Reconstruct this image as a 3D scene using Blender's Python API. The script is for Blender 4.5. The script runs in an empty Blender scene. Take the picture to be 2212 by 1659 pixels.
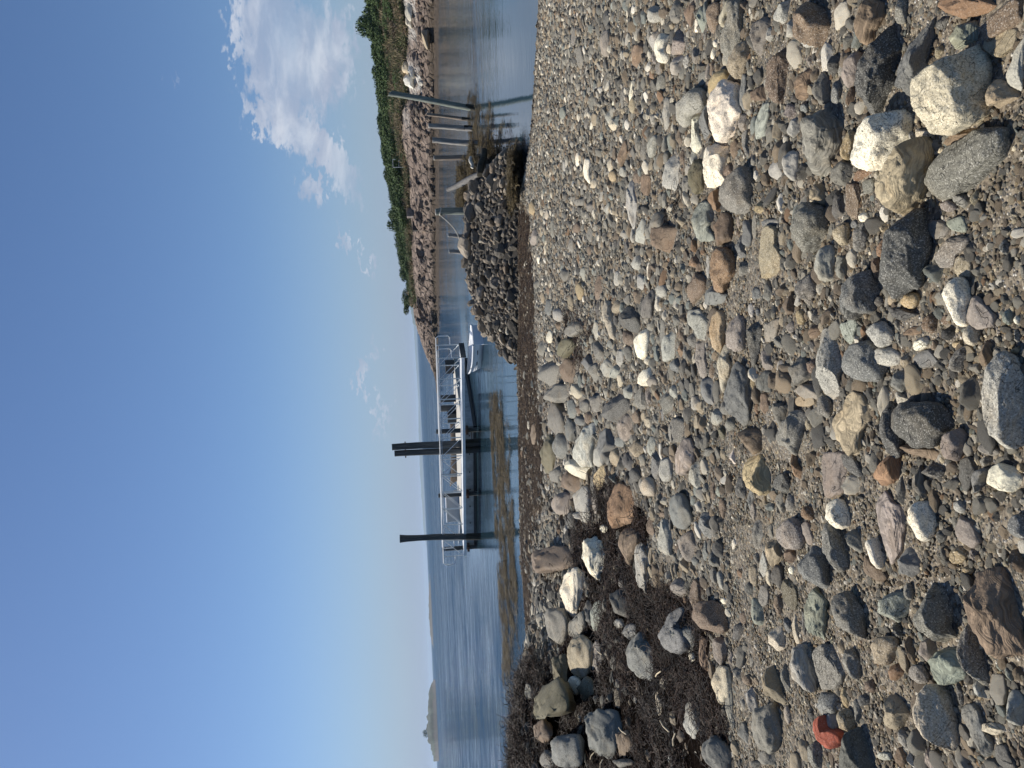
import bpy, bmesh, math, random
import numpy as np
from mathutils import Matrix, Vector
random.seed(7); RNG = np.random.default_rng(7)
SC = bpy.context.scene
R = math.radians
# ------------------------------------------------------------------ camera
F = 769.0; CAMZ = 2.6
HS = 0.0463; HX = 418.9            # horizon slope and its x at the picture's middle row
def _basis():
    a = -1.0; b = HS*a; c = -a*(HX-512)/F
    n = math.sqrt(a*a+b*b+c*c); a/=n; b/=n; c/=n
    Z = Vector((a, b, -c)); Fc = Vector((0,0,-1))
    Y = (Fc - Z*Fc.dot(Z)).normalized(); X = Y.cross(Z)
    return np.array([X, Y, Z])
CM = _basis()                       # rows: world axes in camera coordinates
cam = bpy.data.objects.new('camera', bpy.data.cameras.new('camera'))
SC.collection.objects.link(cam); SC.camera = cam
cam.data.sensor_width = 36; cam.data.lens = F/1024*36
cam.data.clip_start = 0.05; cam.data.clip_end = 60000
cam.matrix_world = Matrix.Translation((0,0,CAMZ)) @ Matrix([list(r) for r in CM]).to_4x4()
# ------------------------------------------------------------------ world and sun
SUN_AZ, SUN_EL = R(-52), R(47)      # azimuth from +Y towards +X
sun = bpy.data.objects.new('sun', bpy.data.lights.new('sun', 'SUN'))
SC.collection.objects.link(sun)
sun.data.energy = 5.0; sun.data.angle = R(0.5); sun.data.color = (1.0, 0.94, 0.84)
sd = Vector((math.sin(SUN_AZ)*math.cos(SUN_EL), math.cos(SUN_AZ)*math.cos(SUN_EL), math.sin(SUN_EL)))
sun.rotation_euler = sd.to_track_quat('Z', 'Y').to_euler()
VS = SC.view_settings
SC.display_settings.display_device = 'sRGB'
VS.view_transform = 'Standard'; VS.look = 'None'; VS.gamma = 1; VS.exposure = EXPOSURE = 0.22
SC.cycles.max_bounces = 6; SC.cycles.use_denoising = True
SC.cycles.volume_step_rate = 4
def rays(px):                        # scored-picture pixels -> unit rays in the world
    px = np.atleast_2d(np.asarray(px, float))
    d = np.stack([(px[:,0]-512)/F, -(px[:,1]-384)/F, -np.ones(len(px))], 1)
    d = d @ CM.T
    return d/np.linalg.norm(d, axis=1, keepdims=True)
def on_z(px, z=0.0):
    d = rays(px); t = (z-CAMZ)/d[:,2]
    return d*t[:,None] + np.array([0,0,CAMZ])
def proj(P):
    P = np.atleast_2d(P) - np.array([0,0,CAMZ]); c = P @ CM
    return np.stack([512+F*c[:,0]/-c[:,2], 384-F*c[:,1]/-c[:,2]], 1), -c[:,2]
def at_y(px, Y):                     # point of the ray at forward distance Y
    d = rays(px)[0]; return np.array([0,0,CAMZ]) + d*(Y/d[1])
class NT:
    def __init__(s, tree): s.t = tree; s.n = tree.nodes; s.l = tree.links
    def add(s, typ, **kw):
        n = s.n.new(typ)
        for k, v in kw.items():
            if k.startswith('_'): continue
            setattr(n, k, v)
        return n
    def put(s, sock, v):
        if isinstance(v, bpy.types.NodeSocket): s.l.new(v, sock)
        elif v is not None:
            if isinstance(v, (tuple, list)) and len(v) == 3 and sock.type == 'RGBA': v = tuple(v)+(1,)
            sock.default_value = v
    def math(s, op, a, b=None, c=None, clamp=False):
        n = s.add('ShaderNodeMath', operation=op, use_clamp=clamp)
        for i, v in enumerate((a, b, c)):
            if v is not None: s.put(n.inputs[i], v)
        return n.outputs[0]
    def vmath(s, op, a, b=None):
        n = s.add('ShaderNodeVectorMath', operation=op); s.put(n.inputs[0], a)
        if b is not None: s.put(n.inputs[3] if op == 'SCALE' else n.inputs[1], b)
        return n.outputs[0]
    def mix(s, f, a, b, mode='MIX'):
        n = s.add('ShaderNodeMix', data_type='RGBA', blend_type=mode)
        s.put(n.inputs[0], f); s.put(n.inputs[6], a); s.put(n.inputs[7], b); return n.outputs[2]
    def noise(s, vec, scale, detail=4, rough=0.55, dist=0.0, lac=2.0):
        n = s.add('ShaderNodeTexNoise'); s.put(n.inputs['Vector'], vec); s.put(n.inputs['Scale'], scale)
        s.put(n.inputs['Detail'], detail); s.put(n.inputs['Roughness'], rough); s.put(n.inputs['Distortion'], dist)
        return n.outputs['Fac']
    def vor(s, vec, scale, feature='F1', out='Distance', rnd=1.0):
        n = s.add('ShaderNodeTexVoronoi', feature=feature); s.put(n.inputs['Vector'], vec)
        s.put(n.inputs['Scale'], scale); s.put(n.inputs['Randomness'], rnd); return n.outputs[out]
    def ramp(s, f, stops, interp='LINEAR'):
        n = s.add('ShaderNodeValToRGB'); n.color_ramp.interpolation = interp; e = n.color_ramp.elements
        while len(e) > 1: e.remove(e[-1])
        for i, (p, c) in enumerate(stops):
            el = e[0] if i == 0 else e.new(p)
            el.position = p; el.color = (c if isinstance(c, (tuple, list)) else (c, c, c)) + ((1,) if not isinstance(c, (tuple, list)) or len(c) == 3 else ())
        s.put(n.inputs[0], f); return n.outputs[0]
    def map(s, vec, scale=(1,1,1), rot=(0,0,0), loc=(0,0,0)):
        n = s.add('ShaderNodeMapping'); s.put(n.inputs['Vector'], vec)
        n.inputs['Scale'].default_value = scale; n.inputs['Rotation'].default_value = rot; n.inputs['Location'].default_value = loc
        return n.outputs[0]
    def step(s, v, lo, hi):
        n = s.add('ShaderNodeMapRange', interpolation_type='SMOOTHSTEP'); s.put(n.inputs[0], v)
        n.inputs[1].default_value = lo; n.inputs[2].default_value = hi; return n.outputs[0]
def build_world():
    w = bpy.data.worlds.new('World'); SC.world = w; w.use_nodes = True
    t = NT(w.node_tree); t.n.clear()
    sky = t.add('ShaderNodeTexSky', sky_type='NISHITA', sun_disc=False)
    sky.sun_elevation = SUN_EL; sky.sun_rotation = SUN_AZ
    sky.air_density = 1.0; sky.dust_density = 0.5; sky.ozone_density = 2.4; sky.altitude = 0
    g = t.add('ShaderNodeTexCoord').outputs['Generated']
    x = t.add('ShaderNodeSeparateXYZ'); t.put(x.inputs[0], g)
    y = t.math('MAXIMUM', t.math('ABSOLUTE', x.outputs[1]), 0.02)
    u = t.math('DIVIDE', x.outputs[0], y); v = t.math('DIVIDE', x.outputs[2], y)
    cv = t.add('ShaderNodeCombineXYZ'); t.put(cv.inputs[0], u); t.put(cv.inputs[1], v); uv = cv.outputs[0]
    warp = t.add('ShaderNodeTexNoise'); t.put(warp.inputs['Vector'], t.map(uv, (9, 20, 1))); warp.inputs['Detail'].default_value = 6; warp.inputs['Roughness'].default_value=.6
    off = t.vmath('SCALE', t.vmath('SUBTRACT', warp.outputs['Color'], (.5,.5,.5)), 0.09)
    xs = t.add('ShaderNodeSeparateXYZ'); t.put(xs.inputs[0], t.vmath('ADD', uv, off))
    mask = None
    # cloud banks: (x, y, half size along picture x, along picture y, slant, weight), overview pixels
    for (cx, cy, ax, ay, rot, wt) in CLOUDS:
        d = rays([[cx*1024/2212, cy*1024/2212]])[0]; u0, v0 = d[0]/d[1], d[2]/d[1]
        A = ay*1024/2212/F; B = ax*1024/2212/F; c, s_ = math.cos(R(rot)), math.sin(R(rot))
        du = t.math('SUBTRACT', xs.outputs[0], u0); dv = t.math('SUBTRACT', xs.outputs[1], v0)
        p = t.math('ADD', t.math('MULTIPLY', du, c/A), t.math('MULTIPLY', dv, s_/A))
        q = t.math('ADD', t.math('MULTIPLY', du, -s_/B), t.math('MULTIPLY', dv, c/B))
        r = t.math('ADD', t.math('MULTIPLY', p, p), t.math('MULTIPLY', q, q))
        m = t.math('MULTIPLY', t.math('SUBTRACT', 1.0, r, clamp=True), wt)
        mask = m if mask is None else t.math('MAXIMUM', mask, m)
    n1 = t.noise(t.map(uv, (11, 26, 1)), 1.0, 9, 0.62, 0.4)
    n2 = t.noise(t.map(uv, (5, 17, 1), loc=(3, 1, 0)), 1.0, 6, 0.6)
    dens = t.math('ADD', t.math('MULTIPLY', mask, 0.74), t.math('MULTIPLY', t.math('SUBTRACT', n1, 0.5), 0.75))
    dens = t.step(t.math('MULTIPLY', dens, t.step(mask, 0.0, .12)), 0.10, 0.50)
    dens = t.math('MULTIPLY', dens, t.math('ADD', 0.46, t.math('MULTIPLY', t.step(n2, .3, .66), .42)))
    cloud = t.mix(t.step(n1, 0.38, 0.66), (5.2,6.0,7.8), (8.8,9.3,10.4))
    # thin veil low over the horizon: haze gradient mixed into the sky colour
    veil = t.math('MULTIPLY', t.math('SUBTRACT', 1.0, t.step(v, -0.10, 0.22)), t.math('ADD', .85, t.math('MULTIPLY', n2, .35)), clamp=True)
    left = t.math('SUBTRACT', 1.0, t.step(u, -0.45, 0.35))
    veil = t.math('MULTIPLY', veil, t.math('ADD', .8, t.math('MULTIPLY', left, .2)))
    skyc = t.mix(1.0, sky.outputs[0], SKYTINT, 'MULTIPLY')
    col = t.mix(veil, skyc, (4.0,5.25,7.9))
    col = t.mix(dens, col, cloud)
    bg = t.add('ShaderNodeBackground'); t.put(bg.inputs[0], col); bg.inputs[1].default_value = 0.066
    out = t.add('ShaderNodeOutputWorld'); t.l.new(bg.outputs[0], out.inputs[0])
CLOUDS = [(590,60,95,120,0,1.1),(600,170,75,110,25,1.05),(650,120,110,170,22,1.0),(545,110,45,40,0,.9),(560,250,35,60,32,.9),
          (640,270,60,120,35,.95),(700,330,45,130,40,.85),(670,410,26,46,25,.85),(735,520,12,38,30,.8),(750,400,40,70,45,.6),
          (790,575,9,60,25,.6),(782,815,16,48,0,.75),(800,760,10,40,0,.55),(822,900,12,70,0,.6),(375,170,12,12,0,.4),(720,120,60,140,0,.8)]
SKYTINT = (0.82,0.98,1.20)
build_world()
# ------------------------------------------------------------------ small helpers
def newmat(name):
    m = bpy.data.materials.new(name); m.use_nodes = True; t = NT(m.node_tree); t.n.clear()
    b = t.add('ShaderNodeBsdfPrincipled'); o = t.add('ShaderNodeOutputMaterial'); t.l.new(b.outputs[0], o.inputs[0])
    return m, t, b
def bump(t, b, h, strength=.5, dist=.01):
    n = t.add('ShaderNodeBump'); n.inputs['Strength'].default_value = strength; n.inputs['Distance'].default_value = dist
    t.put(n.inputs['Height'], h); t.l.new(n.outputs[0], b.inputs['Normal'])
def simple(name, col, rough=.6, metal=0, nscale=8, namt=.35, bumpd=.003, stretch=(1,1,1)):
    m, t, b = newmat(name)
    g = t.map(t.add('ShaderNodeTexCoord').outputs['Object'], stretch)
    n = t.noise(g, nscale, 6, .6)
    dark = tuple(c*(1-namt) for c in col); lite = tuple(min(1, c*(1+namt)) for c in col)
    t.put(b.inputs['Base Color'], t.mix(t.step(n, .3, .7), dark, lite))
    b.inputs['Roughness'].default_value = rough; b.inputs['Metallic'].default_value = metal
    if bumpd: bump(t, b, n, .6, bumpd)
    return m
def meshobj(name, V, Fs, mat=None, parent=None, smooth=True, loc=None):
    me = bpy.data.meshes.new(name)
    V = np.asarray(V, dtype=np.float32)
    if isinstance(Fs, np.ndarray):
        n, k = Fs.shape
        me.vertices.add(len(V)); me.vertices.foreach_set('co', V.ravel())
        me.loops.add(n*k); me.loops.foreach_set('vertex_index', Fs.astype(np.int32).ravel())
        me.polygons.add(n); me.polygons.foreach_set('loop_start', np.arange(0, n*k, k, dtype=np.int32))
        me.update(calc_edges=True); me.validate()
    else:
        me.from_pydata([tuple(map(float, v)) for v in V], [], Fs)
    me.polygons.foreach_set('use_smooth', [smooth]*len(me.polygons))
    if mat: me.materials.append(mat)
    o = bpy.data.objects.new(name, me); SC.collection.objects.link(o)
    if parent is not None: o.parent = parent
    if loc is not None: o.location = loc
    return o
def tag(o, label=None, cat=None, group=None, kind=None):
    if label: o['label'] = label
    if cat: o['category'] = cat
    if group: o['group'] = group
    if kind: o['kind'] = kind
    return o
def empty(name, loc, rz=0, label=None, cat=None, group=None):
    o = bpy.data.objects.new(name, None); SC.collection.objects.link(o); o.location = loc
    o.rotation_euler = (0,0,rz); o.empty_display_size = .2; return tag(o, label, cat, group)
# vectorised value noise
_T = np.random.default_rng(3).random(65536).astype(np.float64)*2-1
def vnoise(P):
    P = np.asarray(P, float); i = np.floor(P).astype(np.int64); f = P-i; f = f*f*(3-2*f)
    def h(dx, dy, dz):
        k = (i[...,0]+dx)*73856093 ^ (i[...,1]+dy)*19349663 ^ (i[...,2]+dz)*83492791
        return _T[k & 65535]
    x, y, z = f[...,0], f[...,1], f[...,2]
    a = h(0,0,0)*(1-x)+h(1,0,0)*x; b = h(0,1,0)*(1-x)+h(1,1,0)*x
    c = h(0,0,1)*(1-x)+h(1,0,1)*x; d = h(0,1,1)*(1-x)+h(1,1,1)*x
    return (a*(1-y)+b*y)*(1-z)+(c*(1-y)+d*y)*z
def fbm(P, oct=4, gain=.5):
    s = 0; a = 1; P = np.array(P, float)
    for _ in range(oct): s = s+a*vnoise(P); P = P*2.03+17.1; a *= gain
    return s
def fbm2(x, y, oct=4, sc=1.0, seed=0.0):
    return fbm(np.stack([np.asarray(x)*sc, np.asarray(y)*sc, np.full(np.shape(x), seed+.37)], -1), oct)
def grid_faces(nu, nv):
    i = np.arange(nu-1)[:,None]*nv + np.arange(nv-1)[None,:]; i = i.ravel()
    return np.stack([i, i+nv, i+nv+1, i+1], 1)
class MB:                              # collects simple solids into one mesh
    def __init__(s): s.V = []; s.F = []
    def add(s, V, Fs):
        b = len(s.V); s.V += [tuple(map(float, v)) for v in V]; s.F += [tuple(i+b for i in f) for f in Fs]; return s
    def box(s, c, d, rz=0, rx=0, ry=0, bev=0):
        m = Matrix.Rotation(rz, 3, 'Z') @ Matrix.Rotation(ry, 3, 'Y') @ Matrix.Rotation(rx, 3, 'X')
        V = [Vector(c)+m @ Vector((sx*d[0]/2, sy*d[1]/2, sz*d[2]/2)) for sx in (-1,1) for sy in (-1,1) for sz in (-1,1)]
        return s.add(V, [(0,1,3,2),(4,6,7,5),(0,4,5,1),(2,3,7,6),(0,2,6,4),(1,5,7,3)])
    def tube(s, pts, rad, n=10, cap=True, wob=0):
        pts = [Vector(p) for p in pts]; k = len(pts); rad = rad if hasattr(rad, '__len__') else [rad]*k
        V = []; up = None
        for i, p in enumerate(pts):
            d = (pts[min(i+1, k-1)]-pts[max(i-1, 0)]).normalized()
            if up is None: up = Vector((1,0,0)) if abs(d.x) < .8 else Vector((0,1,0))
            a = (up-d*up.dot(d)).normalized(); up = a; b = d.cross(a)
            for j in range(n):
                th = 2*math.pi*j/n; r = rad[i]*(1+wob*math.sin(3*th+i*.15)*.5+wob*random.uniform(-.5,.5))
                V.append(p+a*math.cos(th)*r+b*math.sin(th)*r)
        Fs = [(i*n+j, i*n+(j+1)%n, (i+1)*n+(j+1)%n, (i+1)*n+j) for i in range(k-1) for j in range(n)]
        if cap: Fs += [tuple(range(n))[::-1], tuple((k-1)*n+j for j in range(n))]
        return s.add(V, Fs)
    def build(s, name, mat, parent=None, smooth=False, loc=None, bev=0):
        o = meshobj(name, s.V, s.F, mat, parent, smooth, loc)
        if bev:
            m = o.modifiers.new('bevel', 'BEVEL'); m.width = bev; m.segments = 2; m.limit_method = 'ANGLE'
        elif smooth:
            bm = bmesh.new(); bm.from_mesh(o.data)
            for e in bm.edges: e.smooth = e.calc_face_angle(0) < R(40)
            bm.to_mesh(o.data); bm.free()
        return o
# ------------------------------------------------------------------ the ground's shape
SHORE = on_z([(539,-60),(539,0),(537,40),(534,90),(530,150),(519,200),(516,300),(517,370),(519,425),(519,500),(520,560),(525,610),(527,650),(527,700),(527,768),(527,840)])
_o = np.argsort(SHORE[:,0]); SHX, SHY = SHORE[_o,0], SHORE[_o,1]
def shore_y(x): return np.interp(x, SHX, SHY)
def ground(x, y, fine=True):
    x = np.asarray(x, float); y = np.asarray(y, float)
    d = shore_y(x)-y
    h = np.where(d > 0, 0.055*d, 0.09*d)
    h = np.minimum(h, 1.6+.02*(h-1.6)); h = np.maximum(h, -1.2)
    h = h + .95*np.exp(-((x+5.2)/1.35)**2/2-((y-10.0)/3.0)**2/2)
    h = h + .012*fbm2(x, y, 3, 1.1)*np.clip(d/2+.2, 0, 1)
    if fine: h = h + .006*fbm2(x, y, 3, 9.0, 5.)*np.clip(d/2, 0, 1)
    return h
def hit(px, off=0.0):                  # picture pixels -> points on the ground (raised by off)
    d = rays(px); ts = np.linspace(1.2, 45, 900); best = np.full(len(d), 45.0)
    P = d[:,None,:]*ts[None,:,None]; z = P[...,2]+CAMZ-ground(P[...,0], P[...,1], False)-off
    k = np.argmax(z < 0, axis=1); ok = (z < 0).any(1)
    for i in range(len(d)):
        if ok[i]:
            a, b = ts[max(k[i]-1,0)], ts[k[i]]; za, zb = z[i,max(k[i]-1,0)], z[i,k[i]]
            best[i] = a+(b-a)*za/(za-zb+1e-9)
    return d*best[:,None]+np.array([0,0,CAMZ])
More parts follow.
